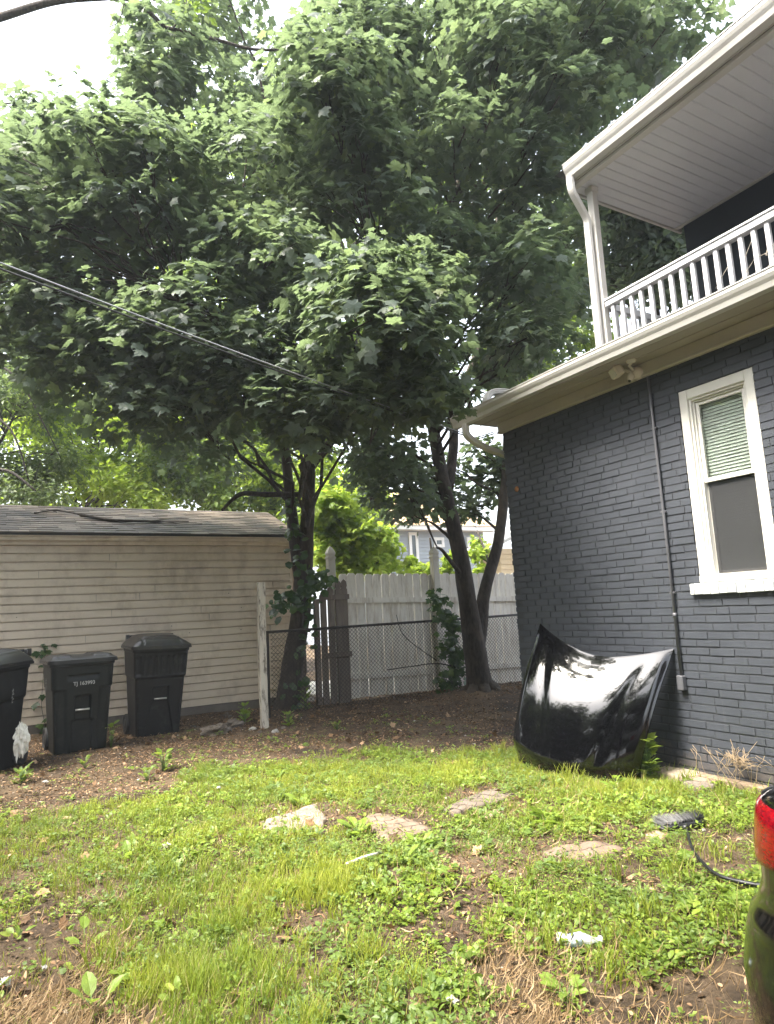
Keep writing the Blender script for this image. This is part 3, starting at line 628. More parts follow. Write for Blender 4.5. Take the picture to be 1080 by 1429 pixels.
# white marks on the flank of the middle and left bins
for root_, sg, zz_ in ((b1, 1, .78), (b2, -1, .80)):
    mb = MB(); rr_ = random.Random(4)
    for q in range(9):
        y_ = .0+rr_.uniform(-.012, .012); z_ = zz_-.07+q*.017; hw_ = rr_.uniform(.006, .018); mb.box((sg*.3505, y_-hw_, z_), (sg*.3535, y_+hw_, z_+rr_.uniform(.004, .010)))
    o_ = mb.build('worn_marking', M_print, root_); o_['kind'] = 'stuff'; o_['label'] = 'worn illegible white marking on the bin side'
# plastic bag
def blob(name, label, cat, loc, scale, m, amp=.35, seed=1, freq=9, n=(40, 28), shape=None):
    th = np.linspace(0, 2*math.pi, n[0], endpoint=False); ph = np.linspace(.02, math.pi-.02, n[1])
    T_, P_ = np.meshgrid(th, ph, indexing='ij'); D = np.stack([np.sin(P_)*np.cos(T_), np.sin(P_)*np.sin(T_), np.cos(P_)], -1)
    r = 1+amp*(vnoise(D.reshape(-1, 3)+seed, freq/3)-.5)*1.4+amp*.5*(vnoise(D.reshape(-1, 3)+seed*3, freq)-.5)
    V = D.reshape(-1, 3)*r[:, None]*np.array(scale)
    if shape: V = shape(V)
    mb_ = MB(); mb_.grid(V.reshape(n[0], n[1], 3), closed_u=True, flip=True, smooth=False)
    k_ = mb_.n-n[0]*n[1]
    mb_.f.append(tuple(i_*n[1] for i_ in range(n[0]))); mb_.f.append(tuple(i_*n[1]+n[1]-1 for i_ in range(n[0]))[::-1]); mb_.sm += [False, False]
    o_ = mb_.build(name, m); o_.location = loc
    if label: tag(o_, label, cat)
    return o_
def film_mat(name, col, rough=.3, tr=.25):
    m, nt, b = mat(name); b.inputs['Base Color'].default_value = (*col, 1); b.inputs['Roughness'].default_value = rough
    t_ = N(nt, 'ShaderNodeBsdfTransparent'); mx = N(nt, 'ShaderNodeMixShader'); mx.inputs[0].default_value = tr; nt.links.new(b.outputs[0], mx.inputs[1]); nt.links.new(t_.outputs[0], mx.inputs[2]); nt.links.new(mx.outputs[0], nt.nodes['Material Output'].inputs[0])
    k = noise(nt, 25, 4, .6); bump(nt, b, k.outputs['Fac'], .8, .02); return m
p = at(30, 1022, 'y', 8.2)
blob('plastic_bag', 'crumpled whitish plastic bag hanging beside the leftmost trash bin', 'bag', p+np.array([0, 0, -.02]), (.06, .05, .16), film_mat('plastic_film', (.75, .74, .68), .35, .2), .6, 5, 11, shape=lambda V: V*np.array([1, 1, 1])*(1-.35*np.clip(V[:, 2:3]/.16, -1, 1)))

# ------------------------------------------------------------------ white post
mb = MB(); pz = hz_(2.96, 8.68); A = np.zeros((4, 24, 3))
zz = np.linspace(pz-.1, 1.94, 24)
for j_, z_ in enumerate(zz):
    for i_, (a_, b_) in enumerate(((-.045, -.045), (.045, -.045), (.045, .045), (-.045, .045))): A[i_, j_] = (2.965+a_+random.uniform(-.002, .002)-.01*math.sin(z_*1.5), 8.72+b_+random.uniform(-.002, .002), z_)
mb.grid(A, closed_u=True, smooth=False); mb.f.append((23, 47, 71, 95)); mb.sm.append(False)
def worn_white(name, base=(.55, .52, .47), worn=(.17, .14, .11), lo_=.52, hi_=.62, st=(6, 6, 1.2), sc=3.0):
    m, nt, b = mat(name); a = noise(nt, sc, 9, .75, stretch=st); r = ramp(nt, a.outputs['Fac'], [(lo_, 0), (hi_, 1)]); a2 = noise(nt, 2, 3); base_ = ramp(nt, a2.outputs['Fac'], [(.3, base), (.7, tuple(c*.88 for c in base))])
    nt.links.new(mixc(nt, r.outputs['Color'], base_.outputs['Color'], worn), b.inputs['Base Color']); b.inputs['Roughness'].default_value = .7; k = noise(nt, 30, 5, .7, stretch=st); bump(nt, b, k.outputs['Fac'], .4, .004); return m
o = mb.build('wooden_post', worn_white('peeling_white_paint', (.62, .57, .49), lo_=.50, hi_=.60)); tag(o, 'lone square post with peeling white paint standing before the garage end', 'post')

# ------------------------------------------------------------------ white privacy fence
M_fence = worn_white('greyed_white_boards', (.86, .82, .73), (.46, .39, .30), .47, .70, (5, 5, .8), 2.2)
M_fencelow = worn_white('stained_lower_boards', (.34, .29, .23), (.18, .14, .10), .42, .66, (5, 5, .8), 2.2)
FY = 9.82
fe = thing('board_fence', 'tall weathered white board fence with gothic capped posts behind the chain link', 'fence', (4.4, FY, 0))
def fb(mb_, name, m, parent=None, root=None, org=(4.4, FY, 0)):
    o_ = mb_.build(name, m, parent or root or fe)
    if parent is None: o_.matrix_parent_inverse = Matrix.Translation(-Vector(org))
    return o_
mb = MB(); x = 4.66; lows = MB()
while x < 9.0:
    w_ = .148; t_ = 2.10-.015*(x-4.66)+random.uniform(-.012, .012); zlow = .10-.02*(x-4.66)+random.uniform(-.012, .012)
    y_ = FY+random.uniform(-.004, .004); tx = random.uniform(-.006, .006)
    prof = [(x, zlow), (x+w_, zlow), (x+w_+tx, t_-.03), (x+w_-.03+tx, t_), (x+.03+tx, t_), (x+tx, t_-.03)]
    mb.prism(prof, y_, y_+.018, 'y'); x += w_+random.uniform(.006, .013)
    if x > 6.4 and x < 6.5: x += .015
fb(mb, 'boards', M_fence)
mb = MB()
for xa, xb in ((4.66, 6.42), (6.5, 9.0)):
    for za in (1.62, .40): mb.prism([(FY-.045, za-.0), (FY-.006, za), (FY-.006, za+.09), (FY-.045, za+.09)], xa, xb, 'x')
for v in range(len(mb.v)): X_, Y_, Z_ = mb.v[v]; mb.v[v] = (X_, Y_, Z_-(X_-4.66)*.028)
fb(mb, 'rails', M_fence)
M_post = simple('cream_vinyl_post', (.58, .55, .47), (.64, .61, .53), .5, 3, .1, dirt=(.42, .38, .3), dscale=4, dlo=.55, dhi=.75)
for px in (4.50, 6.52, 8.55):
    mb = MB(); mb.box((px-.06, FY-.10, 0), (px+.06, FY+.0-.048 if False else FY-.05+.07, 2.34), .006); po = fb(mb, 'post', M_post)
    mb = MB(); Mx = Matrix.Translation((px, FY-.04, 2.34)) @ Matrix.Rotation(R_(45), 4, 'Z')
    mb.lathe([(.095, 0), (.1, .025), (.085, .035), (.075, .06), (.092, .075), (.092, .10), (.07, .14), (.045, .175), (.0, .215)], 4, Mx, smooth=False); fb(mb, 'post_cap', M_post, po)
# grey picket panel
pk = thing('picket_panel', 'narrow grey weathered picket panel standing left of the white fence', 'fence', (4.4, 9.62, 0))
mb = MB(); M_grey = worn_white('bare_grey_wood', (.18, .145, .115), (.09, .07, .055), .45, .7, (6, 6, .8), 3)
def pick(mb_, x_, w_, zt_, y_, zb_=.02):
    mb_.prism([(x_, zb_), (x_+w_, zb_), (x_+w_, zt_-.16), (x_+w_*.86, zt_-.14), (x_+w_, zt_-.1), (x_+w_*.9, zt_-.04), (x_+w_/2, zt_), (x_+w_*.1, zt_-.04), (x_, zt_-.1), (x_+w_*.14, zt_-.14), (x_, zt_-.16)], y_, y_+.02, 'y')
for x_, zt_ in ((4.22, 1.84), (4.355, 1.90), (4.49, 1.99), (4.60, 2.0)): pick(mb, x_+random.uniform(-.004, .004), .105, zt_, 9.62+random.uniform(-.004, .004))
fb(mb, 'boards', M_grey, root=pk, org=(4.4, 9.62, 0))
mb = MB(); mb.box((4.2, 9.585, 1.68), (4.72, 9.618, 1.76), .004); mb.box((4.21, 9.585, .78), (4.73, 9.618, .86), .004); mb.box((4.12, 9.6, 0), (4.2, 9.68, 1.7), .006); fb(mb, 'rails', M_grey, root=pk, org=(4.4, 9.62, 0))
o = None
mb = MB(); 
for x_, zt_ in ((3.99, .93), (3.86, .90)): mb.prism([(x_, .0), (x_+.09, .0), (x_+.09, zt_), (x_, zt_+.02)], 9.95, 9.97, 'y')
mb.box((3.8, 9.97, .3), (4.15, 9.99, .36)); o = mb.build('broken_boards', M_grey); tag(o, 'two short broken grey boards standing right behind the left maple foot', 'boards')

# ------------------------------------------------------------------ chain link fence
cl = thing('chain_link_fence', 'rusty dark chain link fence running in front of the white boards', 'fence', (3.1, 9.32, 0))
M_rust = simple('dark_rusty_steel', (.012, .010, .009), (.03, .022, .018), .7, 30, .2)
CX0, CX1, CY, CT = 3.28, 8.9, 9.32, 1.245
mb = MB(); mb.tube([(CX0-.1, CY, CT), (4.6, CY, CT+.005), (6.2, CY, CT+.012), (8.9, CY, CT+.03)], .02, 8); fb(mb, 'top_rail', M_rust, root=cl, org=(3.1, 9.32, 0))
for px in (3.25, 6.45):
    mb = MB(); mb.tube([(px, CY+.03, -.1), (px, CY+.03, CT+.02)], .024, 10); fb(mb, 'post', M_rust, root=cl, org=(3.1, 9.32, 0))
mb = MB(); st_ = .062; hgt = CT-.03
def wire(a_, b_, r=.0034):
    a_ = np.array(a_); b_ = np.array(b_); d_ = norm((b_-a_)[None])[0]; u_ = np.array([0, 1., 0]); v_ = np.cross(d_, u_)
    V = [a_+u_*r, a_+v_*r*.87-u_*r*.5, a_-v_*r*.87-u_*r*.5, b_+u_*r, b_+v_*r*.87-u_*r*.5, b_-v_*r*.87-u_*r*.5]; mb.add(V, [(0, 1, 4, 3), (1, 2, 5, 4), (2, 0, 3, 5)])
kx = CX0-hgt
while kx < CX1:
    for sg in (1, -1):
        xa, xb = (kx, kx+hgt) if sg > 0 else (kx+hgt, kx); z_a, z_b = .03, .03+hgt
        lo_, hi_ = CX0, CX1
        def cl_(xq, zq, xo, zo):
            if xq < lo_: t_ = (lo_-xq)/(xo-xq); return lo_, zq+(zo-zq)*t_
            if xq > hi_: t_ = (hi_-xq)/(xo-xq); return hi_, zq+(zo-zq)*t_
            return xq, zq
        if max(xa, xb) <= lo_ or min(xa, xb) >= hi_: continue
        A_ = cl_(xa, z_a, xb, z_b); B_ = cl_(xb, z_b, xa, z_a); mid = ((A_[0]+B_[0])/2, (A_[1]+B_[1])/2); bow = .01*math.sin(mid[0]*2.3)
        wire((A_[0], CY-.022+.002*sg, A_[1]), (mid[0], CY-.022+.002*sg+bow, mid[1])); wire((mid[0], CY-.022+.002*sg+bow, mid[1]), (B_[0], CY-.022+.002*sg, B_[1]))
    kx += st_
fb(mb, 'wire_mesh', M_rust, root=cl, org=(3.1, 9.32, 0))
# ------------------------------------------------------------------ car bonnet leaning on the wall
def bonnet():
    TL, TR, BL, BR = at(754, 870, 'x', 4.50), at(940, 905, 'x', 4.93), at(712, 1054, 'x', 3.93), at(888, 1095, 'x', 4.42)
    n = np.cross((BL+BR)/2-(TL+TR)/2, TR-TL); n = n/np.linalg.norm(n)
    if n[0] > 0: n = -n
    d = norm(((BL+BR)/2-(TL+TR)/2)[None])[0]
    nu, nv = 121, 111; U = np.linspace(-1, 1, nu); V = np.linspace(0, 1, nv); u, v = np.meshgrid(U, V, indexing='ij')
    s = (u+1)/2; P = (TL[None, None]*(1-s)[..., None]*(1-v)[..., None]+TR*(s*(1-v))[..., None]+BL*((1-s)*v)[..., None]+BR*(s*v)[..., None])
    au = np.abs(u)
    b = .075*(1-au**2.4)+.10*np.sin(math.pi*np.clip(v, 0, 1))**.9
    b -= .022*sstep(.90, 1.0, au)**1.5*sstep(0, .15, v)
    uc = .66-.42*v**1.1; b += .009*sstep(uc+.09, uc-.06, au)*sstep(1, .8, v)*sstep(0, .3, v)
    b -= .003*np.exp(-((au-uc-.11)/.08)**2)*sstep(0, .2, v)
    b -= .16*sstep(.86, 1.0, v)**1.6
    b -= .03*sstep(.24, .20, np.abs(u-.12))*sstep(.885, .90, v)
    sl_ = .22*(1-au**1.7)*(1-v)+.13*(1-au**2)*v - .05*sstep(.94, 1, au)*(1-sstep(0, .1, v))*0
    P = P+n*b[..., None]+d*sl_[..., None]
    mb_ = MB(); mb_.grid(P, smooth=True, flip=False)
    # inner skin and rim
    Q = P-n*(.018+.01*(1-au))[..., None]; mi = MB(); mi.grid(Q*1.0, smooth=True, flip=True)
    rim = MB()
    edge = [(i_, 0) for i_ in range(nu)]+[(nu-1, j_) for j_ in range(1, nv)]+[(i_, nv-1) for i_ in range(nu-2, -1, -1)]+[(0, j_) for j_ in range(nv-2, 0, -1)]
    E_ = np.array([[P[e_], Q[e_]] for e_ in edge]); rim.grid(E_, closed_u=True, smooth=True)
    return mb_, mi, rim
def carpaint(name, c, rough=.06):
    m, nt, b = mat(name); b.inputs['Base Color'].default_value = (*c, 1); b.inputs['Roughness'].default_value = rough; b.inputs['Coat Weight'].default_value = 1; b.inputs['Coat Roughness'].default_value = .02; b.inputs['Specular IOR Level'].default_value = .6
    a = noise(nt, 3, 3); bb = noise(nt, 35, 6, .8); rr = ramp(nt, bb.outputs['Fac'], [(.45, rough), (.8, rough+.10)]); nt.links.new(rr.outputs['Color'], b.inputs['Roughness']); bump(nt, b, a.outputs['Fac'], .06, .02); return m
ho = thing('car_bonnet', 'loose glossy black car bonnet leaning against the charcoal brick wall', 'car bonnet', (4.5, 4.6, 0))
M_paint = carpaint('glossy_black_paint', (.002, .002, .0025)); M_paint.node_tree.nodes['Principled BSDF'].inputs['Coat Weight'].default_value = .55; M_paint.node_tree.nodes['Principled BSDF'].inputs['Specular IOR Level'].default_value = .4
for part, nm, mt in zip(bonnet(), ('outer_panel', 'inner_panel', 'rim'), (M_paint, simple('dull_black_underside', (.01, .01, .01), (.015, .015, .015), .6), M_paint)):
    o = part.build(nm, mt, ho); o.matrix_parent_inverse = Matrix.Translation(-Vector((4.5, 4.6, 0)))

# ------------------------------------------------------------------ parked car (its rear corner)
CXc = 2.62
car = thing('parked_car', 'glossy black car with a red tail light, parked close at the right edge', 'car', (CXc, -.9, 0))
def outline(W, yr, yf, rad, n=16):
    """closed plan outline starting at the rear left corner region, going along the left side to the front"""
    pts = []
    def arc(cx, cy, a0_, a1_, k, rx=rad, ry=rad): return [(cx+rx*math.cos(a0_+(a1_-a0_)*i_/k), cy+ry*math.sin(a0_+(a1_-a0_)*i_/k)) for i_ in range(k+1)]
    pts += [(CXc-t_*(W-rad), yr-.0+.035*(1-t_)**2*1.0) for t_ in np.linspace(0, .95, 8)]
    pts += arc(CXc-W+rad, yr-rad, math.pi/2, math.pi, n)
    pts += [(CXc-W-.012*math.sin(math.pi*t_), yr-rad+(yf+.4-yr+rad)*t_) for t_ in np.linspace(.04, .96, 40)]
    pts += arc(CXc-W+.4, yf+.4, math.pi, 1.5*math.pi, 10, .4, .4)
    half = pts; return np.array(half+[(2*CXc-x_, y_) for x_, y_ in half[::-1][1:-1]])
prof = [(.17, .84, 1.28, -3.25, .26), (.24, .87, 1.33, -3.33, .27), (.32, .885, 1.36, -3.38, .28), (.45, .893, 1.365, -3.4, .29), (.56, .888, 1.345, -3.4, .29), (.605, .885, 1.325, -3.38, .28), (.625, .880, 1.305, -3.36, .27), (.66, .872, 1.285, -3.34, .25), (.70, .875, 1.27, -3.3, .25), (.78, .888, 1.26, -3.2, .25), (.86, .888, 1.25, -2.9, .25), (.925, .88, 1.24, -2.5, .25), (.955, .86, 1.19, -2.3, .25), (.975, .82, 1.10, -2.1, .25)]
A = np.stack([np.column_stack([outline(W, yr, yf, r_), np.full(len(outline(W, yr, yf, r_)), z_)]) for z_, W, yr, yf, r_ in prof], 1)
mb = MB(); mb.grid(A, closed_u=True, flip=True)
n_ = len(A); ctr = np.array([CXc, -1, .985]); 
G = np.stack([A[:, -1]]+[A[:, -1]*(1-t_)+ctr*t_+np.array([0, 0, .02*math.sin(t_*1.5)]) for t_ in (.1, .3, .6, .98)], 1); mb.grid(G, closed_u=True, flip=True)
G = np.stack([A[:, 0]*(1-t_)+np.array([CXc, -1, .19])*t_ for t_ in (0, .5, .98)], 1); mb.grid(G, closed_u=True)
def cb(mb_, name, m, parent=None):
    o_ = mb_.build(name, m, parent or car)
    if parent is None: o_.matrix_parent_inverse = Matrix.Translation(-Vector((CXc, -.9, 0)))
    return o_
M_car = carpaint('dusty_black_car_paint', (.004, .0038, .0036), .1); M_car.node_tree.nodes['Principled BSDF'].inputs['Coat Weight'].default_value = .35
cb(mb, 'body', M_car)
gp_ = [(.97, .79, 1.0, -2.0, .3), (1.1, .76, .80, -1.75, .3), (1.25, .71, .55, -1.35, .3), (1.38, .64, .30, -1.0, .3), (1.43, .56, .15, -.85, .3), (1.45, .45, .0, -.7, .3)]
A2 = np.stack([np.column_stack([outline(W, yr, yf, r_), np.full(len(outline(W, yr, yf, r_)), z_)]) for z_, W, yr, yf, r_ in gp_[:4]], 1)
mb = MB(); mb.grid(A2, closed_u=True, flip=True); cb(mb, 'windows', simple('tinted_glass', (.01, .012, .012), (.015, .017, .017), .05, 3, 0))
A2 = np.stack([np.column_stack([outline(W, yr, yf, r_)*1, np.full(len(outline(W, yr, yf, r_)), z_)]) for z_, W, yr, yf, r_ in gp_[3:]], 1)
mb = MB(); mb.grid(A2, closed_u=True, flip=True); G = np.stack([A2[:, -1]*(1-t_)+np.array([CXc, -.35, 1.465])*t_ for t_ in (0, .5, .98)], 1); mb.grid(G, closed_u=True, flip=True); cb(mb, 'car_roof', M_car)
# tail light: the same skin a little proud, between two heights and two points of the outline
def lightpatch(i0, i1, z0_, z1_, off, shape=None):
    zz_ = np.linspace(z0_, z1_, 14); rows_ = []
    for z_ in zz_:
        pr = [np.interp(z_, [p_[0] for p_ in prof], [p_[k_] for p_ in prof]) for k_ in range(1, 5)]; O = outline(*pr)
        seg = O[i0:i1]; nn = norm(seg-np.array([CXc, .6])); k_ = np.linspace(0, 1, len(seg)); ed = np.minimum(np.minimum(k_, 1-k_)*8, 1)*min(1, (z_-z0_)/.02+.01, (z1_-z_)/.02+.01)
        zz2 = z_+ (shape(k_, (z_-z0_)/(z1_-z0_)) if shape else 0)
        rows_.append(np.column_stack([seg+nn*(off*ed-.004)[:, None], np.full(len(seg), z_)+zz2-z_]))
    mb_ = MB(); mb_.grid(np.stack(rows_, 1), flip=True); return mb_
def lens_mat():
    m, nt, b = mat('red_lens'); a = noise(nt, 60, 3, .6, stretch=(1, 1, 3)); r = ramp(nt, a.outputs['Fac'], [(.35, (.10, .0, .004)), (.7, (.27, .0, .006))]); nt.links.new(r.outputs['Color'], b.inputs['Base Color']); b.inputs['Roughness'].default_value = .25; b.inputs['Specular IOR Level'].default_value = .3; b.inputs['Coat Weight'].default_value = .35; b.inputs['Coat Roughness'].default_value = .02; return m
tl = lightpatch(5, 31, .70, .925, .015, shape=lambda k_, t_: k_*.10*(1-t_)**1.0)
tlo = cb(tl, 'tail_light', lens_mat())
tl = lightpatch(20, 29, .805, .815, .026); cb(tl, 'reflector_strip', simple('pale_strip', (.7, .5, .4), (.8, .6, .5), .3, 5, 0), tlo)
for sx in (-1, 1):
    for yy in (.32, -2.4):
        wq = MB(); Mx = Matrix.Translation((CXc+sx*.79, yy, .31)) @ Matrix.Rotation(R_(90), 4, 'Y')
        wq.lathe([(.2, -.1), (.29, -.1), (.315, -.08), (.315, .08), (.29, .1), (.2, .1), (.2, -.1)], 32, Mx); wo = cb(wq, 'wheel', M_rubber)
        rq = MB(); rq.lathe([(0, .07*sx), (.05, .075*sx), (.06, .05*sx), (.17, .07*sx), (.198, .09*sx), (.198, 0)], 20, Mx); cb(rq, 'rim', simple('alloy', (.4, .4, .4), (.5, .5, .5), .3, 5, 0, metal=.9), wo)

# ------------------------------------------------------------------ broom lying in the grass
br = thing('push_broom', 'black broom lying in the grass with bristles up and bent handle', 'broom', (3.82, 2.98, 0))
g0 = hz_(3.8, 3.0)+.032; a_ = np.array([3.64, 3.03, g0]); b_ = np.array([3.95, 2.95, g0]); ax_ = norm((b_-a_)[None])[0]; fw_ = np.array([-ax_[1], ax_[0], 0])
M_blk = simple('black_broom_plastic', (.006, .0065, .008), (.010, .011, .013), .45, 8, .1)
mb = MB(); P = np.zeros((21, 9, 3))
for i_, t_ in enumerate(np.linspace(0, 1, 21)):
    wv = .019*math.sin(math.pi*min(max(t_, .0), 1))**.35+.004
    for j_, q in enumerate(np.linspace(0, 2*math.pi, 9)): P[i_, j_] = a_+(b_-a_)*t_+fw_*(math.cos(q)*wv*.8-.02*math.sin(math.pi*t_))+np.array([0, 0, math.sin(q)*wv*.75])
mb.grid(P); mb.tube([(a_+b_)/2-fw_*.02-ax_*.04, (a_+b_)/2-fw_*.075-ax_*.04], .02, 10); ob = mb.build('head', M_blk, br); ob.matrix_parent_inverse = Matrix.Translation(-Vector((3.82, 2.98, 0)))
mb = MB()
for q in range(1500):
    t_ = random.uniform(.02, .98); p_ = a_+(b_-a_)*t_+fw_*random.uniform(-.0, .02)+np.array([0, 0, random.uniform(-.015, .025)]); e_ = p_+fw_*random.uniform(.06, .085)+ax_*((t_-.5)*.08+random.uniform(-.014, .014))+np.array([0, 0, random.uniform(.012, .045)])
    s_ = ax_*.0018; mb.add([p_-s_, p_+s_, p_+np.array([0, 0, .002]), e_], [(0, 1, 3), (1, 2, 3), (2, 0, 3)])
ob = mb.build('bristles', M_blk, br); ob.matrix_parent_inverse = Matrix.Translation(-Vector((3.82, 2.98, 0)))
h0 = (a_+b_)/2-fw_*.06-ax_*.04
hp = [h0, at(966, 1184, 'z', g0+.01), at(980, 1203, 'z', g0+.015), at(1000, 1220, 'z', g0+.02), at(1030, 1230, 'z', g0+.02), at(1062, 1236, 'z', g0+.02), at(1100, 1240, 'z', g0+.02)]
mb = MB(); mb.tube(smoothpath(hp), [.008]*12+[.009]*12+[.012]*13, 10); ob = mb.build('handle', M_blk, br); ob.matrix_parent_inverse = Matrix.Translation(-Vector((3.82, 2.98, 0)))

# ------------------------------------------------------------------ stepping slabs, rubble, litter
def slab(name, label, cat, px, z_=.026, thick=.05, m=None, joints=0, zoff=0):
    """irregular flat stone with an uneven outline; px: outline in ground metres"""
    pts = np.array(px); c = pts.mean(0); k_ = 12; out = []
    for i_ in range(len(pts)):
        p0, p1 = pts[i_], pts[(i_+1) % len(pts)]
        for q in range(k_): t_ = q/k_; p_ = p0+(p1-p0)*t_; p_ = p_+(p_-c)*((vnoise(np.array([p_*9]))[0]-.5)*.16); out.append(p_)
    out = np.array(out); R = []
    base = float(np.median(ground_h(out[:, 0], out[:, 1])))+zoff
    for s_, dz in ((1.02, -thick), (1.0, z_*.6), (.97, z_), (.8, z_+.002), (.6, z_+.004), (.4, z_+.003), (.2, z_+.004), (.01, z_+.003)):
        q = c+(out-c)*s_; zz_ = base+dz+(vnoise(q, 9)-.5)*.02*(1 if dz > 0 else 0)+(vnoise(q, 30)-.5)*.008; R.append(np.column_stack([q, zz_]))
    mb_ = MB(); mb_.grid(np.stack(R, 1), closed_u=True, flip=False); o_ = mb_.build(name, m); tag(o_, label, cat); return o_
def stone_mat(name, a, b2_, crack=(.05, .035, .025), brick=None, rot=.4):
    m, nt, b = mat(name); n = noise(nt, 9, 8, .7); r = ramp(nt, n.outputs['Fac'], [(.3, a), (.7, b2_)]); tc = N(nt, 'ShaderNodeTexCoord'); col = r.outputs['Color']
    if brick:
        mp = N(nt, 'ShaderNodeMapping'); mp.inputs['Rotation'].default_value = (0, 0, rot); nt.links.new(tc.outputs['Object'], mp.inputs[0])
        dn = noise(nt, 6, 3); ad_ = N(nt, 'ShaderNodeMix', data_type='RGBA', blend_type='LINEAR_LIGHT'); ad_.inputs[0].default_value = .06; nt.links.new(mp.outputs[0], ad_.inputs[6]); nt.links.new(dn.outputs['Color'], ad_.inputs[7])
        bk = N(nt, 'ShaderNodeTexBrick'); bk.inputs['Scale'].default_value = 1; bk.inputs['Brick Width'].default_value = brick[0]; bk.inputs['Row Height'].default_value = brick[1]; bk.inputs['Mortar Size'].default_value = .006; bk.inputs['Mortar Smooth'].default_value = .3
        nt.links.new(ad_.outputs[2], bk.inputs['Vector']); col = mixc(nt, bk.outputs['Fac'], col, crack); bump(nt, b, bk.outputs['Fac'], -.9, .02)
    else:
        vo = N(nt, 'ShaderNodeTexVoronoi', feature='DISTANCE_TO_EDGE'); vo.inputs['Scale'].default_value = 4; nt.links.new(tc.outputs['Object'], vo.inputs['Vector']); rr = ramp(nt, vo.outputs['Distance'], [(0, 1), (.022, 0)]); col = mixc(nt, rr.outputs['Color'], col, crack)
        k = noise(nt, 12, 8, .75); bump(nt, b, k.outputs['Fac'], .9, .03)
    nt.links.new(col, b.inputs['Base Color']); b.inputs['Roughness'].default_value = .9; return m
g2 = lambda u, v: tuple(at(u, v, 'z', .03)[:2])
slab('stone_slab', 'pale broken whitish slab in the grass, leftmost of the stepping stones', 'stone slab', [g2(365, 1160), g2(372, 1143), g2(415, 1130), g2(440, 1122), g2(455, 1140), g2(452, 1152), g2(410, 1160)], m=stone_mat('pale_rubble', (.15, .115, .085), (.34, .29, .24)))
slab('brick_slab', 'brown slab of small cracked paving squares in the grass, second from the left', 'paving slab', [g2(508, 1142), g2(515, 1136), g2(560, 1137), g2(603, 1158), g2(560, 1172), g2(532, 1170)], m=stone_mat('brown_pavers', (.12, .085, .06), (.22, .165, .12), brick=(.12, .10), rot=.3))
slab('brick_slab', 'long grey-brown row of old paving bricks nearest the bonnet', 'paving slab', [g2(616, 1132), g2(655, 1112), g2(700, 1100), g2(720, 1108), g2(700, 1118), g2(640, 1134)], m=stone_mat('grey_pavers', (.10, .078, .062), (.17, .135, .11), brick=(.2, .1), rot=.9))
slab('brick_slab', 'pinkish cracked flat slab in the grass left of the broom', 'paving slab', [g2(757, 1190), g2(775, 1180), g2(830, 1173), g2(873, 1184), g2(850, 1193), g2(790, 1200)], m=stone_mat('pinkish_pavers', (.13, .085, .06), (.21, .15, .11), brick=(.26, .2), rot=.2))
slab('small_slab', 'small brown brick piece in the grass just left of the broom head', 'brick', [g2(900, 1163), g2(915, 1157), g2(932, 1163), g2(925, 1171), g2(905, 1171)], m=stone_mat('small_brown_brick', (.28, .19, .13), (.4, .28, .2)))
slab('small_slab', 'small tan brick piece lying by the long paving row', 'brick', [g2(668, 1140), g2(690, 1130), g2(702, 1134), g2(684, 1143)], m=stone_mat('small_tan_brick', (.26, .19, .13), (.4, .3, .2)))
M_conc = stone_mat('broken_concrete', (.11, .09, .07), (.2, .17, .14), crack=(.12, .09, .07))
# footing rubble by the house
slab('footing_stone', 'tan footing stone at the wall foot beside the bonnet', 'stone', [(4.72, 4.0), (4.93, 4.02), (4.93, 3.55), (4.74, 3.5), (4.68, 3.75)], z_=.06, m=stone_mat('tan_footing', (.24, .19, .13), (.34, .28, .21)))
slab('footing_stone', 'triangular lump of mortar at the wall foot before the wooden plank', 'stone', [(4.62, 3.62), (4.76, 3.7), (4.8, 3.45), (4.63, 3.38)], z_=.05, m=M_conc)
mb = MB(); Mx = Matrix.Translation((4.86, 3.12, .035)) @ Matrix.Rotation(R_(2), 4, 'Z'); mb.box((-.05, -.55, -.03), (.03, .5, .035), .01, Mx); o = mb.build('wooden_plank', stone_mat('rotten_plank', (.17, .12, .08), (.27, .2, .13))); tag(o, 'weathered tan plank lying along the foot of the brick wall', 'plank')
# rubble by garage corner
rk = [((300, 1020), (.17, .12, .10), 'large grey rock'), ((325, 1012), (.12, .09, .08), 'mid grey rock'), ((316, 1000), (.07, .05, .05), 'small grey rock'), ((352, 1016), (.05, .04, .03), 'pale chunk'), ((384, 1020), (.045, .03, .03), 'white lump'), ((430, 980), (.10, .05, .07), 'white crumpled heap')]
labs = ['large flat grey rock at the garage foot, left of the white post', 'medium grey rock propped between the large rock and white post', 'small upright stone on top behind the large grey rock', 'pale broken stone just left of the white post foot', 'white lump of stone right of the white post foot', 'white broken rubble between the maple foot and the picket panel']
for k_, ((u_, v_), sc, _) in enumerate(rk):
    p_ = at(u_, v_, 'z', .03); p_[2] = hz_(p_[0], p_[1])+sc[2]*.3
    blob('rock', labs[k_], 'rock', p_, sc, M_conc if k_ < 3 else simple('white_rubble', (.32, .31, .28), (.42, .4, .37), .8, 20, .5, 60, .01), .6, k_+3, 7)
for k_, (u_, v_) in enumerate([(340, 1008), (362, 1022), (270, 1012), (378, 1032), (395, 1016)]):
    p_ = at(u_, v_, 'z', .02); p_[2] = hz_(p_[0], p_[1])+.01; blob('pebble', 'small pale pebble in the dirt near the white post', 'pebble', p_, (.03, .025, .02), M_conc, .6, k_+13, 7); bpy.data.objects[-1] if False else None
for o_ in list(COL.objects):
    if o_.name.startswith('pebble'): o_['group'] = 'pebbles near the white post'
